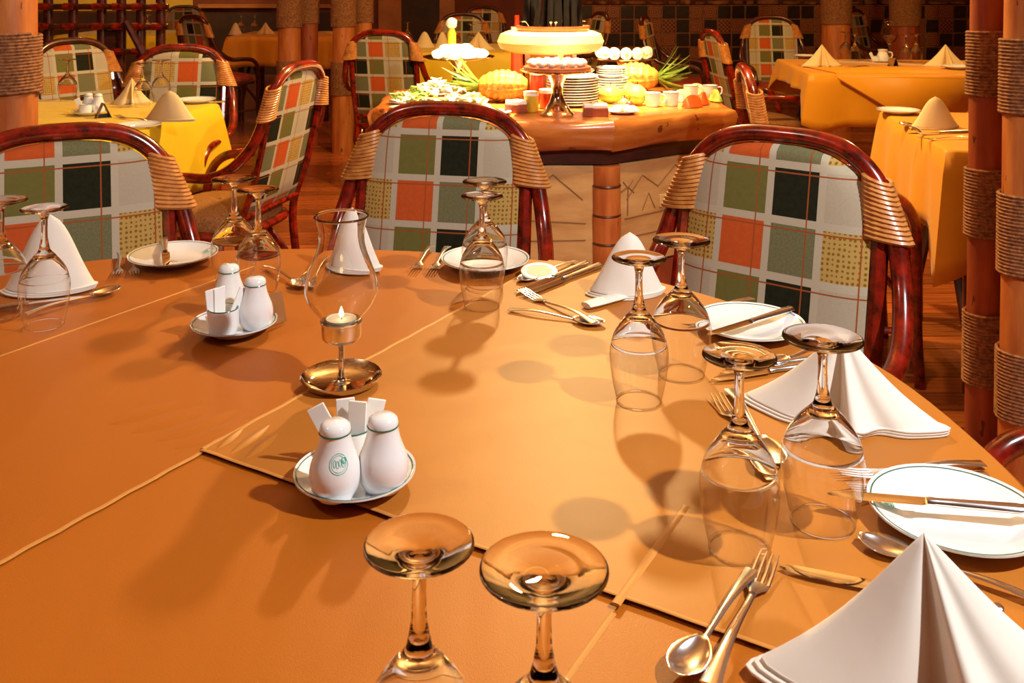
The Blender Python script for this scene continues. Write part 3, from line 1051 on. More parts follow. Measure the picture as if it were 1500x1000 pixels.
lay('knife', 'knife lying across the plate at the right edge', (1212, 728), (1510, 752), ZT + .0155)
lay('knife', 'knife lying across the plate before the right armchair', (1036, 494), (1160, 455), ZT + .0155)
lay('knife', 'knife lying on the far left plate, its handle pointing away', (244, 392), (240, 352), ZT + .0150)
lay('fork', 'upper of the two forks beside the plate at the right edge', (1228, 700), (1440, 683))
lay('fork', 'lower of the two forks beside the plate at the right edge', (1245, 724), (1438, 699))
lay('knife', 'dark-bladed knife between the near glass and the big front napkin', (1142, 836), (1470, 900))
lay('spoon', 'spoon half hidden behind the big front napkin', (1258, 793), (1500, 880))
lay('fork', 'fork with tines up beside the big front napkin', (1128, 822), (1040, 1010))
lay('spoon', 'spoon at the bottom edge with its bowl towards the camera', (990, 1000), (1084, 868))
lay('fork', 'fork left of the plate before the right armchair, outer one', (1002, 470), (1090, 443))
lay('fork', 'fork tucked against the plate before the right armchair', (1010, 482), (1082, 452))
lay('knife', 'dark knife left of the right napkin, nearest of the pair', (1042, 560), (1192, 536))
lay('knife', 'knife left of the right napkin, behind its pair', (1055, 550), (1190, 527))
lay('spoon', 'spoon left of the right napkin above the knife pair', (1118, 540), (1210, 508))
lay('fork', 'fork behind the stem of the middle right glass', (1050, 585), (1130, 690))
lay('spoon', 'spoon handle crossing a fork behind the middle right glass', (1140, 690), (1070, 575))
lay('fork', 'fork at the far edge left of the far plate, left of its pair', (606, 399), (628, 368))
lay('fork', 'fork at the far edge left of the far plate, right of its pair', (632, 400), (652, 369))
lay('knife', 'knife right of the far plate, upper of the pair', (756, 432), (860, 388))
lay('knife', 'knife right of the far plate, lower of the pair', (766, 436), (880, 391))
lay('spoon', 'spoon beside the knife pair right of the far plate', (760, 415), (835, 388))
lay('fork', 'fork crossing a spoon in front of the white far napkin', (764, 430), (872, 476))
lay('spoon', 'spoon crossing a fork in front of the white far napkin', (886, 478), (762, 458))
lay('fork', 'fork left of the far left plate, left of its pair', (172, 408), (176, 378))
lay('fork', 'fork left of the far left plate, right of its pair', (197, 407), (196, 378))
lay('spoon', 'spoon at the left with its bowl pointing right', (176, 424), (40, 462))
lay('knife', 'knife under the spoon at the left', (130, 436), (6, 452))
lay('spoon', 'spoon between the rear shakers and the candle lamp', (450, 424), (398, 396))
lay('fork', 'fork behind the rear shakers, right of the glasses', (440, 416), (470, 376))

# round printed coaster leaning on a spoon
cs = thing('coaster', 'small round printed coaster with green ring beside the far plate', 'coaster', P(790, 404) + Vector((0, 0, .0065)))
cs.rotation_euler = (.16, 0, .1)
MB().lathe([(.0001, 0), (.031, 0), (.031, .002), (.0001, .002)], 32).build('card', 'paper', cs)
MB().lathe([(.023, .0022), (.0295, .0022), (.0295, .0026), (.023, .0026), (.023, .0022)], 32).build('green_ring', 'green_line', cs)
MB().lathe([(.0001, .0024), (.0205, .0024), (.0205, .002)], 32).build('printed_centre', 'logo_grey', cs)
# small brown table card by the rear shakers
tc_ = thing('table_card', 'small brown folded card standing right of the rear shakers', 'card', P(398, 472), .9)
MB().prism([(-.018, -.012), (.018, -.012), (.018, -.0108), (-.018, -.0108)], 0, .001).build('foot', 'brown_card', tc_)
for s in (-1, 1):
    MB().loft([[(-.018, s * .012, 0), (.018, s * .012, 0), (.018, s * .0108, 0), (-.018, s * .0108, 0)], [(-.018, s * .0008, .042), (.018, s * .0008, .042), (.018, 0, .042), (-.018, 0, .042)]], True, True, True).build('leaf', 'brown_card', tc_)

# ------------------------------------------------------------------ folded napkins
def napkin(label, loc, rz, w, dpt, h, mat='napkin_white', cat='napkin', group='folded napkins', style='tent', lean=0.0):
    n = thing('folded_napkin', label, cat, loc, rz, group)
    if style == 'tent':      # two wings that meet in a soft opening at the front
        base = [(-1, .06), (-.64, -.46), (-.40, -.62), (-.24, -.56), (-.12, -.34), (-.02, -.20), (.05, -.40), (.10, -.74), (.20, -.80), (.30, -.56), (.40, -.44), (.66, -.38), (1, .06), (.55, .40), (.15, .62), (-.15, .62), (-.55, .40)]
    else:                    # smooth rolled cone seen from outside
        base = [(-1, .10), (-.80, -.36), (-.40, -.66), (0, -.76), (.40, -.66), (.80, -.36), (1, .10), (.55, .40), (.15, .55), (-.15, .55), (-.55, .40)]
    cv = [(p.x, p.y) for p in spline([(x, y, 0) for x, y in base], 5, True)]
    rows = []
    N = 12
    for k in range(N + 1):
        q = k / N
        if style == 'tent':
            s = (1 - q) ** 1.08 * .97 + .028 * math.sqrt(max(0.0, 1 - q * q))
        else:
            s = (1 - q) ** 1.3 * .45 + .55 * max(0.0, 1 - q ** 2.4) ** .6
        bow = 1 - .10 * math.sin(PI * q)
        rows.append([(w / 2 * x * s * bow + lean * q * h, dpt / 2 * y * s * (1 if y < 0 else bow), .008 + (h - .008) * q * (1 - .06 * abs(x) * (1 - q))) for x, y in cv])
    MB().loft(rows, True, False, True).build('standing_fold', mat, n, sharp=70)
    for j in range(3):
        k = 1.03 + .022 * (2 - j)
        ly = [(w / 2 * x * k + .003 * (j - 1), dpt / 2 * y * (1.02 + .02 * (2 - j))) for x, y in cv]
        if style == 'tent':
            ly = [(x, y if y > -.33 * dpt else -.33 * dpt + (y + .33 * dpt) * .8) for x, y in ly]
        MB().loft([[(x * .995, y * .995, .0003 + j * .0028) for x, y in ly], [(x, y, .0010 + j * .0028) for x, y in ly], [(x, y, .0022 + j * .0028) for x, y in ly], [(x * .99, y * .99, .0028 + j * .0028) for x, y in ly]], True, True, True).build('folded_layer', mat, n, sharp=60)
    return n


a = P(1325, 985)
napkin('large cream folded napkin at the bottom right corner', (a.x + .012, a.y - .012, ZT), -.10, .230, .150, .108, lean=-.03)
a = P(1238, 618)
napkin('cream folded napkin behind the right pair of glasses', (a.x, a.y + .012, ZT), -.42, .215, .125, .100, lean=0.0)
a = P(918, 430)
napkin('white folded napkin by the far edge before the buffet', (a.x, a.y, ZT), .10, .118, .085, .098, style='roll', lean=.05)
nf = MB()
a0, a1 = P(858, 452), P(958, 424)
dv = (a1 - a0)
nf.tube([a0 + dv * q + Vector((0, 0, .005)) for q in (0, .1, .5, .9, 1)], [(.011, .0045), (.013, .005), (.0135, .005), (.012, .005), (.008, .004)], 8, up=(0, 0, 1))
nb = nf.build('folded_napkin', 'napkin_white')
tag(nb, 'flat white folded napkin strip in front of the far standing napkin', 'napkin', 'folded napkins')
a = P(512, 400)
napkin('white folded napkin behind the candle lamp chimney', (a.x, a.y + .03, ZT), -.35, .105, .080, .105, style='roll')
a = P(62, 432)
napkin('cream folded napkin at the far left behind a wine glass', (a.x, a.y + .025, ZT), .15, .135, .100, .122, style='roll')

# ------------------------------------------------------------------ other tables
def bg_table(label, clabel, cx, cy, rz, w, dpt, mat, drops=(.28, .28, .1, .1), ped=False, group='tables in the background'):
    t_ = thing('square_table', label, 'table', (cx, cy, 0), rz, group)
    MB().box((-w / 2 + .01, -dpt / 2 + .01, .70), (w / 2 - .01, dpt / 2 - .01, .742)).build('tabletop', 'dark_wood', t_)
    if ped:
        MB().lathe([(.24, 0), (.24, .02), (.10, .05), (.045, .10), (.04, .5), (.06, .64), (.2, .70)], 20, cap0=True, cap1=True).build('pedestal', 'rattan_dark', t_)
    for sx_ in (() if ped else (-1, 1)):
        for sy_ in (-1, 1):
            x, y = sx_ * (w / 2 - .10), sy_ * (dpt / 2 - .10)
            MB().tube([(x, y, 0), (x, y, .35), (x, y, .70)], .026, 10).build('leg', 'rattan_dark', t_)
        x = sx_ * (w / 2 - .10)
        MB().tube(spline([(x, -(dpt / 2 - .10), .12), (x, -.12, .42), (x, 0, .48), (x, .12, .42), (x, dpt / 2 - .10, .12)], 6), .018, 8).build('brace', 'rattan_dark', t_)
    m = MB()
    rows = []
    n = 28

    def per(hw, hd, z, fold, sag, dq=0.0):
        out = []
        for side in range(4):
            for k in range(n):
                q = k / n
                c = [(-hw, -hd), (hw, -hd), (hw, hd), (-hw, hd)]
                a_, b_ = c[side], c[(side + 1) % 4]
                x, y = a_[0] + (b_[0] - a_[0]) * q, a_[1] + (b_[1] - a_[1]) * q
                ed = min(q, 1 - q)
                cr = max(0.0, 1 - ed / .16)
                nx, ny = [(0, -1), (1, 0), (0, 1), (-1, 0)][side]
                wv = fold * (.5 * math.sin(q * 17 + side) + .35 * math.sin(q * 31 + 2 * side))
                # corner folds flare outward
                l = math.hypot(x, y)
                x += nx * wv + x / l * cr * fold * 2.2
                y += ny * wv + y / l * cr * fold * 2.2
                e_ = min(1.0, q / .12), min(1.0, (1 - q) / .12)
                dr = drops[side]
                dr = (dr + drops[side - 1]) / 2 * (1 - e_[0]) + dr * e_[0] if e_[0] < 1 else (dr + drops[(side + 1) % 4]) / 2 * (1 - e_[1]) + dr * e_[1]
                out.append((x, y, z - sag * cr * min(1, dr / .25) - dr * dq))
        return out
    hw, hd = w / 2, dpt / 2
    rows.append(per(hw * .02, hd * .02, .7515, 0, 0))
    rows.append(per(hw * .9, hd * .9, .7515, 0, 0))
    rows.append(per(hw - .006, hd - .006, .7505, 0, 0))
    rows.append(per(hw + .002, hd + .002, .744, 0, 0))
    for j in range(1, 7):
        q = j / 6
        rows.append(per(hw + .006 + .016 * q, hd + .006 + .016 * q, .744, .020 * q, .10 * q, q))
    c = MB().loft(rows, True, True).build('tablecloth', mat, None, (cx, cy, 0), (0, 0, rz), sharp=60, solid=.002)
    tag(c, clabel, 'tablecloth', 'cloths on the background tables')
    return t_, c


RZT = -0.155
bg_table('square table left of the buffet under a bright yellow cloth', 'bright yellow cloth hanging over the left table', -1.71, 3.50, RZT, .92, .88, 'linen_gold', (.12, .30, .10, .10), True)
tR1, cR1 = bg_table('square table at the far right under a pointed orange overlay', 'orange cloth with pointed overlay on the far right table', 2.20, 5.50, RZT * .6, 1.15, .95, 'linen_amber', (.27, .2, .2, .10), True)
bg_table('small table half behind the right log columns', 'orange cloth with a long hanging corner half behind the right columns', 1.735, 3.16, RZT, .80, .85, 'linen_amber', (.30, .2, .2, .26))
bg_table('table behind the left end of the buffet', 'yellow cloth behind the white heaped cake stand', -.43, 6.98, 0, .95, .95, 'linen_gold', (.30, .2, .1, .2))
bg_table('rear table left of the rear log posts', 'dim orange cloth on the rear table left of the log posts', -2.02, 8.80, 0, .95, .9, 'linen_amber', (.25, .1, .1, .1))
bg_table('farthest left table behind the bamboo screen', 'small far yellow cloth right of the bamboo screen', -3.62, 9.0, 0, .95, .9, 'linen_gold', (.12, .12, .1, .1))
# pointed overlay on the far right table
m = MB()
hw, hd = 1.15 / 2, .95 / 2
for poly in ([(-.44, -hd - .034, .735), (.44, -hd - .034, .735), (.05, -hd - .056, .44)],
             [(-.44, -hd - .034, .735), (-.44, -hd + .0, .757), (.44, -hd + .0, .757), (.44, -hd - .034, .735)],
             [(-.44, -hd, .757), (-hw + .03, 0, .757), (0, hd - .02, .757), (hw - .03, 0, .757), (.44, -hd, .757)]):
    ids = m.ring(poly)
    m.f.append(tuple(ids))
ovr = m.build('tablecloth_overlay', 'linen_amber', None, (2.20, 5.50, 0), (0, 0, RZT * .6), solid=.003, sharp=20)
tag(ovr, 'pointed diagonal overlay hanging over the front of the far right table', 'tablecloth')
ovr2 = [(-.44, -hd - .036, .733), (.05, -hd - .059, .44), (.44, -hd - .036, .733)]
MB().tube(ovr2, .004, 6).build('hem', 'linen_hem', ovr)

ZB = .7535
# things on the left yellow table
GL = 'glasses on the left yellow table'
def foot2(x, y, zt=ZB):
    d = F * (CZ - zt - .169) / (y + 30)
    return Vector(((x - 750) * d / F, d, zt))
def at2(px, d):
    return Vector(((px - 750) * d / F, d, ZB))
dup(gBig, 'upturned glass on the yellow table beside the rope column', foot2(99, 87), 0, GL)
dup(gSmall, 'upturned glass left of the pair before the chair of the yellow table', foot2(209, 93), 0, GL)
dup(gBig, 'upturned glass right of the pair before the chair of the yellow table', foot2(236, 88), 0, GL)
napkin('cream napkin at the back of the yellow table', P(193, 152, ZB), .1, .15, .10, .105, 'napkin_cream')
napkin('cream napkin at the front of the yellow table', P(249, 176, ZB), -.25, .19, .11, .105, 'napkin_cream', style='roll')
dup(plate, 'white plate on the yellow table right of its napkins', P(287, 150, ZB), 0, 'plates in the background')
dup(plate, 'white plate at the near edge of the yellow table', P(202, 188, ZB), 0, 'plates in the background')
c0 = P(130, 168, ZB)
dup(saucer, 'white saucer of condiments on the yellow table', c0, 0, 'condiment saucers in the background')
dup(shP, 'left of the two shakers on the yellow table', (c0.x - .012, c0.y + .025, ZB + .005), 0, 'shakers')
dup(shP, 'right of the two shakers on the yellow table', (c0.x + .030, c0.y + .012, ZB + .005), 0, 'shakers')
dup(pot, 'sachet pot on the yellow table', (c0.x, c0.y - .026, ZB + .005), 0, GQ)
dup(sach, 'sachet leaning left in the pot on the yellow table', (c0.x - .006, c0.y - .026, ZB + .011), 0, 'sachets in the background', rot=(0, -.45, .3))


def tent(label, p, rz):
    o = thing('table_card', label, 'card', p, rz, 'black table cards')
    for s in (-1, 1):
        MB().loft([[(s * .026, -.02, 0), (s * .026, .02, 0), (s * .024, .02, 0), (s * .024, -.02, 0)], [(s * .002, -.02, .052), (s * .002, .02, .052), (0, .02, .052), (0, -.02, .052)]], True, True, True).build('leaf', 'black_card' if s > 0 else 'brown_card', o)
    MB().box((-.024, .0, .0), (.024, .018, .012)).build('foot', 'black_card', o)


tent('small black table card on the yellow table', P(151, 172, ZB), .6)
tent('small black table card on the far right table', P(1308, 98, ZB), .5)
def lay2(kind, label, tip, end):
    return lay(kind, label, tip, end, ZB, 'cutlery in the background')
lay2('fork', 'fork on the yellow table before its front napkin', (170, 172), (232, 182))
lay2('knife', 'knife on the yellow table right of its napkins', (262, 152), (330, 150))
# far right table
GR = 'glasses on the far right table'
dup(gBig, 'upturned glass left of the pair on the far right table', foot2(1239, 47), 0, GR)
dup(gSmall, 'upturned glass right of the pair on the far right table', foot2(1252, 50), 0, GR)
dup(gSmall, 'upturned glass right of the upright goblet, left of two', at2(1327, 5.7), 0, GR)
dup(gBig, 'upturned glass right of the upright goblet, right of two', at2(1342, 5.75), 0, GR)
gq = dup(gBig, 'upright goblet on the far right table', P(1303, 84, ZB) + Vector((0, 0, .171 * 1.35)), 0, GR, 1.35, (PI, 0, 0))
napkin('pale napkin at the left of the far right table', P(1204, 97, ZB + .0055), 0, .22, .12, .125, 'napkin_cream')
napkin('orange lit napkin at the right of the far right table', P(1385, 97, ZB + .0055), 0, .24, .12, .125, 'napkin_cream')
dup(plate, 'white plate at the right end of the far right table', P(1405, 101, ZB + .0055), 0, 'plates in the background', 1.2)
dup(plate, 'white plate at the back left corner of the far right table', P(1180, 84, ZB), 0, 'plates in the background')
c0 = P(1290, 92, ZB)
dup(saucer, 'cream saucer on the far right table', c0, 0, 'condiment saucers in the background')
jg = thing('cream_jug', 'small cream jug on the far right table', 'jug', (c0.x + .012, c0.y, ZB + .005))
MB().lathe([(.0001, 0), (.024, 0), (.034, .015), (.036, .03), (.028, .05), (.024, .062), (.030, .075), (.027, .075), (.022, .062), (.0001, .05)], 24).build('body', 'porcelain', jg)
MB().tube(spline([(.03, 0, .06), (.055, 0, .055), (.055, 0, .03), (.034, 0, .02)], 5), .004, 6).build('handle', 'porcelain', jg)
dup(pot, 'sachet pot beside the jug on the far right table', (c0.x - .035, c0.y - .01, ZB + .005), 0, GQ)
dup(sach, 'sachet leaning left in the pot beside the jug', (c0.x - .041, c0.y - .01, ZB + .011), 0, 'sachets in the background', rot=(0, -.5, .2))
lay2('knife', 'knife before the left napkin of the far right table', (1222, 100), (1262, 98))
lay2('fork', 'fork before the glasses of the far right table', (1240, 101), (1282, 97))
# small right table
dup(plate, 'white plate on the small table by the right columns', P(1316, 166, ZB), 0, 'plates in the background')
napkin('orange lit napkin on the small table by the right columns', P(1370, 187, ZB), .2, .17, .11, .105, 'napkin_cream', style='roll')
lay2('knife', 'knife before the napkin on the small right table', (1330, 198), (1420, 194))
lay2('fork', 'fork before the napkin on the small right table', (1345, 205), (1425, 203))
lay2('spoon', 'spoon left of the napkin on the small right table', (1322, 182), (1352, 196))
# rear tables
napkin('yellow napkin behind the white heaped cake stand', P(701, 73, ZB), 0, .22, .12, .13, 'napkin_cream')
napkin('dim orange napkin left of the yellow one at the rear table', P(648, 76, ZB), .2, .12, .10, .14, 'napkin_cream', style='roll')
napkin('pale napkin beside the chair left of the buffet', P(622, 70, ZB), 0, .14, .10, .12, 'napkin_cream', style='roll')
GM2 = 'glasses on the rear tables'
dup(gBig, 'upturned glass on the rear table left of the yellow napkin', at2(668, 6.8), 0, GM2)
dup(gSmall, 'upturned glass on the rear table behind the yellow napkin', at2(690, 7.05), 0, GM2)
dup(gBig, 'upturned glass on the rear table beside the twigs', at2(706, 7.2), 0, GM2)
dup(gBig, 'upturned glass above the chair left of the buffet', at2(597, 7.35), 0, GM2)
napkin('dim napkin at the right on the rear table by the log posts', P(389, 50, ZB), 0, .17, .1, .11, 'napkin_cream')
napkin('dim napkin at the left on the rear table by the log posts', P(345, 51, ZB), 0, .12, .1, .11, 'napkin_cream', style='roll')
dup(gSmall, 'left upturned glass on the rear table by the log posts', at2(353, 8.95), 0, GM2)
dup(gBig, 'right upturned glass on the rear table by the log posts', at2(373, 8.9), 0, GM2)
dup(gSmall, 'left upturned glass on the small far yellow table', at2(205, 8.9), 0, GM2)
dup(gBig, 'right upturned glass on the small far yellow table', at2(216, 8.85), 0, GM2)

# ------------------------------------------------------------------ the buffet
bf = thing('buffet_counter', 'eight-sided buffet counter with thick log rim and carved panels', 'buffet', (.15, 4.05, 0))
OCT = [(-.36, -.68), (.215, -.68), (.715, -.33), (.715, .28), (.26, .66), (-.24, .66), (-.70, .28), (-.70, -.33)]
def octs(k): return [(x * k, y * k) for x, y in OCT]
ZBF = .752
# each rim log
for i in range(8):
    a_, b_ = Vector(OCT[i]), Vector(OCT[(i + 1) % 8])
    a2, b2 = a_ * .80, b_ * .80
    rows = []
    ph = random.random() * 5
    for k in range(13):
        q = k / 12
        o_ = a_.lerp(b_, q)
        i_ = a2.lerp(b2, q)
        wv = 1 + .012 * math.sin(q * 9 + ph)
        pr_ = [(1.0 * wv, -.055), (1.008 * wv, -.03), (.995 * wv, -.010), (.975, -.002), (.93, 0), (.805, 0), (.805, -.11), (.955, -.11), (.985 * wv, -.09)]
        row = []
        for kk, z in pr_:
            p = o_ * kk
            row.append((p.x, p.y, ZBF + z + (.004 * math.sin(q * 7 + ph) if z < -.05 else 0)))
        rows.append(row)
    MB().loft(rows, True, True, True).build('rim_log', 'slab_wood', bf, sharp=40)
MB().prism(octs(.81), ZBF - .06, ZBF - .0005).build('counter_top', 'slab_wood', bf)
MB().prism(octs(.90), ZBF - .165, ZBF - .111).build('under_board', 'dark_wood', bf)
MB().prism(octs(.80), .20, ZBF - .165).build('carcass', 'dark_wood', bf)
MB().prism(octs(.92), 0, .20).build('plinth', 'box_wood', bf)
for i in range(8):
    a_, b_ = Vector(OCT[i]) * .86, Vector(OCT[(i + 1) % 8]) * .86
    d_ = (b_ - a_)
    L = d_.length
    d_.normalize()
    nn = Vector((d_.y, -d_.x))
    pn = MB().box((.03, -.03, .205), (L - .03, .0, ZBF - .17)).build('carved_panel', 'panel_stone', bf, (a_.x - nn.x * -.0, a_.y, 0), (0, 0, math.atan2(d_.y, d_.x)), bevel=.004)
    # engraved hut and hills
    m = MB()
    zc = .43
    for seg in ([(.08, zc + .02), (L * .3, zc + .10), (L * .45, zc + .05), (L * .62, zc + .12), (L - .08, zc + .03)],
                [(.07, zc - .05), (L * .5, zc - .045), (L - .07, zc - .055)], [(.07, zc - .12), (L - .07, zc - .115)],
                [(L * .30, zc - .03), (L * .36, zc + .03), (L * .42, zc - .03)], [(L * .16, zc - .04), (L * .165, zc + .06)],
                [(L * .10, zc + .05), (L * .165, zc + .065), (L * .22, zc + .04)], [(L * .12, zc + .085), (L * .165, zc + .06), (L * .21, zc + .085)]):
        m.tube([(x, -.031, z) for x, z in seg], .0022, 5)
    m.build('engraved_line', 'engraving', pn)
    if i == 1:
        MB().box((L * .46, -.038, .40), (L * .46 + .075, -.029, .447)).build('outlet_plate', 'outlet', pn, bevel=.002)
        for kx in (.016, .030, .048, .060):
            m = MB()
            m.box((L * .46 + kx, -.0395, .415), (L * .46 + kx + .005, -.0375, .435))
            m.build('socket_slot', 'engraving', pn)
    # turned corner post with dark rings
    rows = [(.048, .205), (.052, .215), (.052, .30), (.046, .305), (.052, .31), (.054, .40), (.046, .405), (.052, .41), (.052, .505), (.046, .51), (.05, .515), (.05, ZBF - .17)]
    ps = MB().lathe(rows, 20, (Vector(OCT[i]).x * .885, Vector(OCT[i]).y * .885, 0), True, True).build('corner_post', 'log_orange', bf)
    for z in (.305, .405, .51):
        m = MB()
        m.tube([(OCT[i][0] * .885 + .0492 * math.cos(a), OCT[i][1] * .885 + .0492 * math.sin(a), z) for a in [2 * PI * k / 20 for k in range(20)]], .005, 5, closed=True)
        m.build('dark_ring', 'dark_wood', ps)
# raised tier in the middle
tr_ = thing('display_tier', 'round pale wood display tier raised on a post at the centre of the buffet', 'display stand', (.165, 4.08, ZBF))
MB().lathe([(.0001, 0), (.12, 0), (.11, .02), (.110, .19), (.0001, .19)], 10).build('post', 'slab_wood', tr_, sharp=30)
MB().lathe([(.0001, .19), (.18, .192), (.215, .205), (.228, .235), (.215, .268), (.185, .280), (.0001, .280)], 14).build('disc', 'panel_stone', tr_, sharp=24)
ZD = ZBF + .2805
tw = thing('twig_arrangement', 'tall dark twig arrangement in a wooden tray on the raised tier', 'decoration', (.175, 4.08, ZD))
MB().lathe([(.0001, 0), (.15, 0), (.158, .012), (.158, .022), (.145, .022), (.14, .012), (.0001, .012)], 20, sy=.8).build('tray', 'box_wood', tw)
for k in range(30):
    a = random.random() * 6.28
    r = .125 * math.sqrt(random.random())
    x, y = r * math.cos(a), r * math.sin(a) * .8
    hgt = random.uniform(.28, .5)
    MB().tube(spline([(x, y, .012), (x + random.uniform(-.015, .015), y, hgt * .5), (x + random.uniform(-.04, .04), y, hgt)], 4), [.014 - .0007 * q for q in range(9)], 6).build('twig', 'twig', tw)
for k in range(12):
    a = random.random() * 6.28
    m = MB()
    x, y = .11 * math.cos(a), .09 * math.sin(a)
    m.grid([[(x + .03 * q * math.cos(a + j), y + .03 * q * math.sin(a + j), .022 + .02 * math.sin(q * 2.2)) for j in (-.35 * math.sin(q * 3 + .1), .35 * math.sin(q * 3 + .1))] for q in (0, .3, .6, .9, 1)])
    m.build('leaf', 'lettuce_pale', tw, solid=.001)


def cake_stand(label, p, zplate, R, mat='chrome', group='cake stands'):
    s = thing('cake_stand', label, 'cake stand', p, 0, group)
    h = zplate - p[2]
    MB().lathe([(.0001, 0), (.062, 0), (.064, .006), (.058, .012), (.052, .016), (.030, .05), (.020, h * .5), (.024, h * .72), (.040, h - .012), (.045, h - .004), (.0001, h - .004)], 32).build('pedestal', mat, s, sharp=50)
    MB().lathe([(.0001, h - .006), (R * .9, h - .004), (R, h + .002), (R * 1.005, h + .006), (R * .97, h + .006), (R * .9, h), (.0001, h)], 44).build('plate', mat, s, sharp=50)
    return s


def blob(m, c, r, sq=(1, 1, 1), seed=0, n=9):
    rnd = random.Random(seed)
    ph = [rnd.random() * 6 for _ in range(4)]
    rows = []
    for k in range(n):
        th = PI * (k + .02) / (n - 1 + .04)
        rows.append([(c[0] + sq[0] * r * math.sin(th) * math.cos(a) * (1 + .08 * math.sin(3 * a + ph[0] + 4 * th)), c[1] + sq[1] * r * math.sin(th) * math.sin(a) * (1 + .08 * math.sin(2 * a + ph[1] + 3 * th)),
                      c[2] - sq[2] * r * math.cos(th)) for a in [2 * PI * j / 12 for j in range(12)]])
    m.loft(rows, True, True, True)
    return m


# front stand with canapes
s1 = P(816, 168, ZBF)
s1 = Vector((s1.x, 3.52, ZBF))
cake_stand('silver cake stand with canapes at the front of the buffet', s1, .915, .136)
bd = MB().lathe([(.0001, 0), (.122, 0), (.125, .004), (.125, .016), (.12, .018), (.0001, .018)], 40).build('serving_board', 'box_wood', None, (s1.x, s1.y, .9155))
tag(bd, 'round brown serving board on the front cake stand', 'board')
rnd = random.Random(3)
k = 0
for ring_, n in ((.095, 15), (.055, 9), (.0, 1)):
    for j in range(n):
        a = 2 * PI * j / n + ring_ * 7
        x, y = s1.x + ring_ * math.cos(a), s1.y + ring_ * math.sin(a)
        if k == 0:
            cn = blob(MB(), (0, 0, .0125), .0165, (1, 1, .75), 5).build('canape', 'cake_white')
            tag(cn, 'small white canape on the front cake stand', 'canape', 'canapes on the front stand')
            c = cn
        else:
            c = cn.copy()
            COL.objects.link(c)
        c.location = (x, y, .9338)
        c.rotation_euler = (0, 0, rnd.random() * 6)
        k += 1
gr = thing('garnish', 'spiky pale green garnish on top of the canapes', 'garnish', (s1.x + .012, s1.y - .02, .955))
for j in range(9):
    a = j * .7
    MB().tube(spline([(0, 0, 0), (.012 * math.cos(a), .012 * math.sin(a), .03), (.024 * math.cos(a), .02 * math.sin(a), .052 + .004 * (j % 3))], 3), [.0035, .003, .0028, .0025, .002, .0015, .0008], 5).build('blade', 'lettuce_pale', gr)
# right stand with white cake
s2 = Vector((D(918, 90, 4.47).x - .012, 4.47, ZBF))
z2 = zz(86, 4.47)
cake_stand('silver cake stand with white cakes at the back right of the buffet', s2, z2, .152)
for j in range(7):
    a = PI + PI * j / 6.0
    x, y = s2.x + .108 * math.cos(a), s2.y + .085 * math.sin(a)
    o = blob(MB(), (0, 0, .029), .0262, (1.06, 1.0, 1.1), j).build('cream_cake', 'cake_white', None, (x, y, z2 + .0005))
    tag(o, ['leftmost', 'second from left', 'third from left', 'middle', 'third from right', 'second from right', 'rightmost'][j] + ' small white cream cake on the rear right cake stand', 'cake', 'white cakes on the rear right stand')
    m = MB()
    m.grid([[(x_, -.0255 + .003 * q, .012 + q * .028) for x_ in (-.009 * math.sin(q * PI) - .001, .009 * math.sin(q * PI) + .001)] for q in (0, .25, .5, .75, 1)])
    m.build('mint_leaf', 'lettuce', o, solid=.001)
# left stand with white heap
s3 = Vector((D(672, 85, 4.28).x, 4.28, ZBF))
z3 = zz(84, 4.28)
cake_stand('cake stand with a white heap at the left of the buffet', s3, z3, .16)
rnd = random.Random(11)
for j in range(16):
    a = j * 2.4
    r = .115 * math.sqrt(j / 16)
    o = blob(MB(), (0, 0, .018), .030, (1.1, 1, .7), j).build('white_pastry', 'cake_white', None, (s3.x + r * math.cos(a), s3.y + r * math.sin(a), z3 + .0005 + (.02 if j < 5 else 0)))
    tag(o, 'white pastry heaped on the left cake stand', 'pastry', 'pastries on the left stand')
fl = thing('ball_topped_flask', 'tall flask with round white stopper on the left cake stand', 'flask', (D(662, 70, 4.4).x, 4.38, z3 + .0005))
MB().lathe([(.0001, 0), (.020, 0), (.020, .10), (.012, .125), (.0001, .125)], 16).build('neck', 'mustard', fl)
blob(MB(), (0, 0, .148), .026, (1, 1, 1), 0, 12).build('stopper', 'cake_white', fl)


def pineapple(label, p, rz):
    o = thing('pineapple', label, 'pineapple', p, rz, 'pineapples on the buffet')
    rows = []
    n, s_ = 22, 36
    for k in range(n + 1):
        q = k / n
        x = -.10 + .20 * q
        r0 = .064 * math.sin(PI * (.06 + .88 * q)) ** .55
        row = []
        for j in range(s_):
            a = 2 * PI * j / s_
            b = (math.sin(a * 6 + q * 24) * math.sin(a * 6 - q * 24))
            r = r0 * (1 + .11 * b)
            row.append((x, r * math.cos(a), .066 + r * math.sin(a)))
        rows.append(row)
    MB().loft(rows, True, True, True).build('fruit', 'pineapple_skin', o, sharp=180)
    rnd_ = random.Random(2)
    for j in range(26):
        a = j * 2.399
        sp_ = .25 + .75 * (j / 26)
        L = .17 - .05 * (j % 3) / 3 - .03 * sp_
        dx = math.cos(sp_ * .95)
        dr = math.sin(sp_ * .95)
        pts = []
        for q in (0, .25, .5, .75, 1):
            rr = .012 + L * q * dr * (1 + .2 * q)
            pts.append((.095 + L * q * dx, rr * math.cos(a), max(.004, .066 + rr * math.sin(a) + .02 * q * q)))
        MB().tube(pts, [(.008, .0015), (.0085, .0015), (.007, .0014), (.0045, .001), (.0006, .0005)], 6, up=(-.3, math.cos(a), math.sin(a))).build('crown_leaf', 'pineapple_leaf', o)
    return o


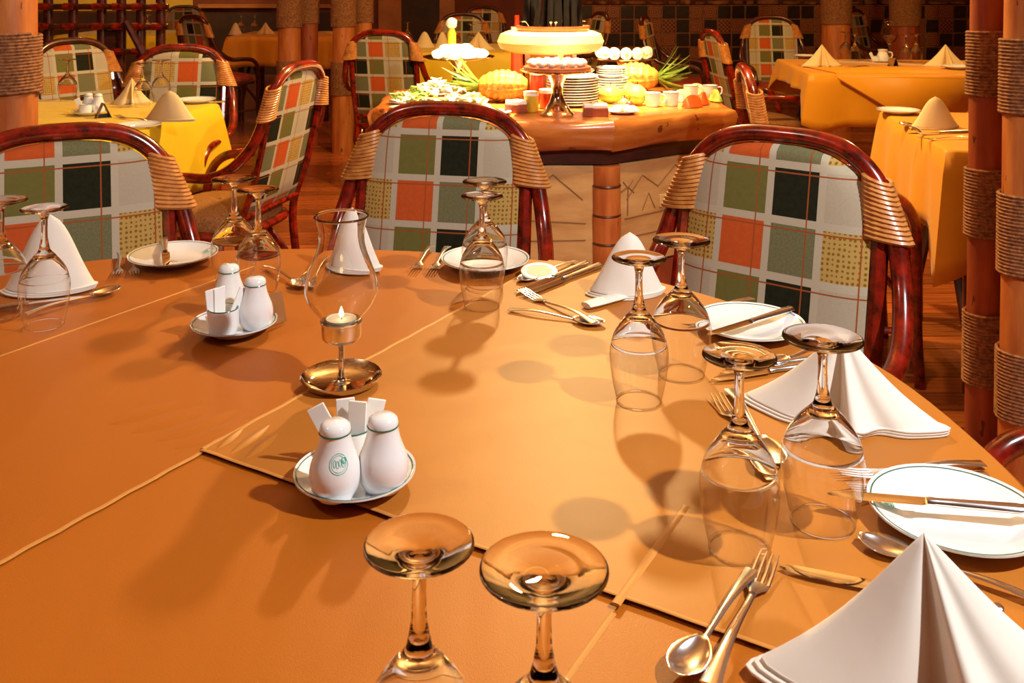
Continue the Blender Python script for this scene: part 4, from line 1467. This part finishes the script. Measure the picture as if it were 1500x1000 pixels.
pp = D(934, 118, 4.25)
pineapple('pineapple at the right of the buffet, green crown pointing right', (pp.x - .01, 4.25, ZBF), -.15)
pineapple('pineapple at the left of the buffet, crown pointing left', (D(737, 122, 3.90).x, 3.90, ZBF), PI - .1)

# stacks of plates
ORD = ['lowest', 'second', 'third', 'fourth', 'fifth', 'sixth', 'seventh', 'eighth', 'ninth', 'tenth', 'eleventh']
def stack(name, lb, grp, x, y, n, R, dz):
    first = None
    for k in range(n):
        if first is None:
            m = MB().lathe([(.0001, .004), (R * .6, .004), (R * .97, .014), (R, .0155), (R, .0125), (R * .62, 0), (.0001, 0)], 40)
            first = m.build(name, 'porcelain', None, sharp=50)
            c = first
        else:
            c = first.copy()
            COL.objects.link(c)
        c.location = (x + random.uniform(-.002, .002), y, ZBF + k * dz)
        tag(c, (ORD[k] + ' plate from the bottom of the ' + lb) if k < n - 1 else 'topmost plate of the ' + lb, 'plate', grp)
stack('dinner_plate', 'tall white stack behind the front cake stand', 'tall plate stack', D(838, 140, 3.80).x, 3.80, 11, .104, .0105)
stack('side_plate', 'wide white stack left of the right pineapple', 'wide plate stack', D(896, 140, 4.02).x, 4.02, 8, .072, .0105)
for k in range(4):
    m = MB().lathe([(.0001, .004), (.037, .004), (.0615, .014), (.062, .0155), (.062, .0125), (.037, 0), (.0001, 0)], 32).build('small_plate', 'porcelain', None, (D(895, 110, 4.02).x, 4.02, ZBF + 8 * .0105 + .006 + k * .009))
    tag(m, ['lowest', 'second lowest', 'second highest', 'topmost'][k] + ' small white plate on top of the wide plate stack', 'plate', 'small plates on the wide stack')

# cups
def make_cup():
    c = thing('cup', 'x', 'cup')
    MB().lathe([(.0001, 0), (.024, 0), (.027, .004), (.030, .03), (.0315, .056), (.0295, .056), (.028, .03), (.024, .006), (.0001, .005)], 28).build('body', 'porcelain', c, sharp=60)
    MB().tube(spline([(.029, 0, .048), (.047, 0, .046), (.047, 0, .022), (.028, 0, .014)], 5), .0035, 6).build('handle', 'porcelain', c)
    MB().tube([(.0317 * math.cos(a), .0317 * math.sin(a), .0535) for a in [2 * PI * k / 28 for k in range(28)]], .0007, 5, closed=True).build('green_line', 'green_line', c)
    return c
cup = make_cup()
for px, d, lb in ((956, 3.76, 'left of the two white cups at the front right of the buffet'), (983, 3.78, 'right of the two white cups at the front right of the buffet'),
                  (1012, 4.02, 'left of the two white cups behind the sliced fruit'), (1040, 4.02, 'right of the two white cups behind the sliced fruit')):
    dup(cup, lb, (D(px, 140, d).x, d, ZBF), -.2, 'cups on the buffet')
# fruit
for px, d, r, mt_, nm, lb, sq in (
        (894, 3.86, .040, 'apple_green', 'green_apple', 'green apple left of the yellow melon on the buffet', (1.25, 1, .9)),
        (916, 4.0, .040, 'apple_green', 'green_mango', 'pale green mango behind the green apple', (1.4, 1, .9)),
        (933, 3.80, .041, 'melon', 'yellow_melon', 'yellow melon beside the front cups', (1, 1, 1.0)),
        (914, 3.72, .019, 'peach', 'small_peach', 'small peach in front of the green apple', (1, 1, 1)),
        (931, 3.90, .022, 'peach', 'small_peach', 'small peach on the buffet behind the melon', (1, 1, 1)),
        (922, 3.70, .016, 'jam_red', 'plum', 'dark red plum beside the yellow melon', (1, 1, 1))):
    o = thing(nm, lb, nm.split('_')[-1], (D(px, 150, d).x, d, ZBF), 0, 'fruit on the buffet')
    blob(MB(), (0, 0, r * sq[2]), r, sq, 4, 14).build('fruit', mt_, o, sharp=180)
    MB().tube([(0, 0, r * sq[2] * 1.95), (.003, 0, r * sq[2] * 2.0 + .012)], .0018, 5).build('stalk', 'twig', o)
def wedge(label, p, rz, mat, L=.07, nm='fruit_slice'):
    o = thing(nm, label, 'fruit', p, rz, 'sliced fruit on the buffet')
    rows, rind = [], []
    for k in range(9):
        q = -1 + 2 * k / 8
        w = .026 * math.sqrt(max(.02, 1 - q * q))
        h = .05 * math.sqrt(max(.02, 1 - q * q))
        rows.append([(L * q, -w, .004), (L * q, w, .004), (L * q, w * .2, h), (L * q, -w * .2, h)])
    MB().loft(rows, True, True, True).build('flesh', mat, o)
    return o
for j, (px, d, mt_, lb) in enumerate(((1014, 3.73, 'papaya', 'red papaya wedge right of the front cups'), (1030, 3.82, 'papaya', 'second red papaya wedge from the front cups'), (1048, 3.92, 'lettuce', 'green fruit wedge at the right end of the buffet'),
                                      (1000, 3.92, 'lettuce_pale', 'pale melon wedge behind the red papaya'), (1020, 4.14, 'lettuce_pale', 'pale melon wedge behind the rear cups of the buffet'))):
    wedge(lb, (D(px, 150, d).x, d, ZBF), .5 + j * .6, mt_, .05)
fp = D(912, 160, 3.56)
dup(plate, 'small plate of white morsels at the front of the buffet', (fp.x, 3.57, ZBF), 0, 'plates in the background', .85)
for j, (dx, dy, mt_) in enumerate(((-.02, 0, 'cream_food'), (.018, .01, 'cake_white'), (.035, -.012, 'cake_white'), (0, .024, 'melon'))):
    o = blob(MB(), (0, 0, .013), .019, (1, 1, .7), j).build('morsel', mt_, None, (fp.x + dx, 3.57 + dy, ZBF + .005))
    tag(o, ['cream morsel at the left', 'white morsel at the back right', 'white morsel at the front right', 'yellow morsel at the back'][j] + ' of the small plate on the buffet rim', 'food', 'morsels on the small buffet plate')
# small wooden sign boxes with white tops
for px, d, lb, w_b in ((872, 3.50, 'dark red wooden box with white card right of the front cake stand', .092), (756, 3.60, 'dark red wooden box left of the front cake stand', .085)):
    o = thing('wooden_box', lb, 'box', (D(px, 160, d).x, d, ZBF))
    MB().box((-w_b / 2, -.03, 0), (w_b / 2, .03, .032)).build('body', 'box_wood', o, bevel=.002)
    MB().box((-w_b / 2 + .003, -.028, .0322), (w_b / 2 - .003, .028, .044)).build('white_lid', 'paper', o, bevel=.002)
    MB().box((-.012, -.012, .0442), (.012, .012, .049)).build('card_clip', 'silver', o, bevel=.001)
for px, d, mt_, lb in ((778, 3.62, 'mustard', 'jar of yellow preserve left of the front cake stand'), (801, 3.70, 'jam_red', 'jar of red preserve behind the front cake stand'), (786, 3.86, 'jam_red', 'tall jar of red drink behind the front cake stand')):
    hgt = .075 if d < 3.8 else .13
    o = thing('preserve_jar', lb, 'jar', (D(px, 150, d).x, d, ZBF))
    MB().lathe([(.0001, 0), (.026, 0), (.028, .004), (.028, hgt - .012), (.0001, hgt - .012)], 24).build('body', mt_, o)
    MB().lathe([(.0295, hgt - .014), (.0295, hgt), (.0001, hgt)], 24).build('lid', 'paper', o)
# placards tucked under the tier
o = tag(MB().box((-.035, -.001, 0), (.035, .001, .055)).build('place_card', 'paper', None, (D(845, 90, 3.86).x, 3.86, ZBF + .13), (.0, 0, 0)), 'small white card against the post of the display tier', 'card')
o.location = (D(845, 90, 3.9).x, 3.905, ZBF + .118)

# salads and white platters on the left
def salad(label, p, R, mat1, mat2, n, seed):
    o = thing('salad_heap', label, 'salad', p, 0, 'salads on the buffet')
    MB().lathe([(.0001, .004), (R * .7, .004), (R, .014), (R, .011), (R * .7, 0), (.0001, 0)], 32, sx=1.25).build('platter', 'porcelain', o)
    rr = random.Random(seed)
    for k in range(n):
        a = rr.random() * 6.28
        r = R * .8 * math.sqrt(rr.random())
        cx_, cy_ = r * math.cos(a) * 1.2, r * math.sin(a)
        hz = .012 + .05 * (1 - r / R) * rr.random()
        L = rr.uniform(.035, .065)
        b = rr.random() * 6.28
        rows = []
        for q in (0, .2, .4, .6, .8, 1):
            w = .025 * math.sin(PI * (q * .9 + .08))
            row = []
            for s in (-1, -.4, .4, 1):
                row.append((cx_ + (L * (q - .5)) * math.cos(b) - w * s * math.sin(b), cy_ + (L * (q - .5)) * math.sin(b) + w * s * math.cos(b), hz + .018 * math.sin(q * 3) + .007 * abs(s) + .004 * math.sin(q * 14 + s * 3)))
            rows.append(row)
        MB().grid(rows).build('salad_leaf', mat1 if rr.random() < .5 else mat2, o, solid=.0012)
    return o
salad('leafy green salad platter at the left end of the buffet', (D(608, 140, 3.84).x, 3.84, ZBF), .085, 'lettuce_pale', 'lettuce', 26, 1)
salad('pale salad platter behind the middle armchair on the buffet', (D(682, 145, 3.76).x, 3.70, ZBF), .08, 'cream_food', 'lettuce_pale', 26, 2)
salad('white platter of pale salad under the left pineapple crown', (D(640, 130, 4.14).x, 4.14, ZBF), .075, 'cream_food', 'cake_white', 22, 3)
dup(plate, 'white plate at the front left rim of the buffet', (D(725, 165, 3.55).x, 3.54, ZBF), 0, 'plates in the background', .8)
dup(plate, 'white plate at the left corner of the buffet rim', (D(590, 152, 3.74).x - .0, 3.69, ZBF), 0, 'plates in the background', .6)
# red bottle beside the twigs
o = thing('sauce_bottle', 'red bottle with white label left of the twigs', 'bottle', (D(757, 60, 4.6).x, 4.55, ZBF))
MB().lathe([(.0001, 0), (.026, 0), (.028, .006), (.028, .23), (.012, .28), (.011, .33), (.0001, .33)], 20).build('body', 'jam_red', o)
MB().lathe([(.0285, .225), (.0285, .275), (.026, .275)], 20).build('label_band', 'paper', o)

for pr_ in list(proto.values()) + [gBig, gSmall, plate, saucer, shE, shP, pot, sach, chairA, chairB, chairC, cup]:
    if 'used' in pr_.keys():
        del pr_['used']
for ob in S.objects:
    if 'used' in ob.keys():
        del ob['used']
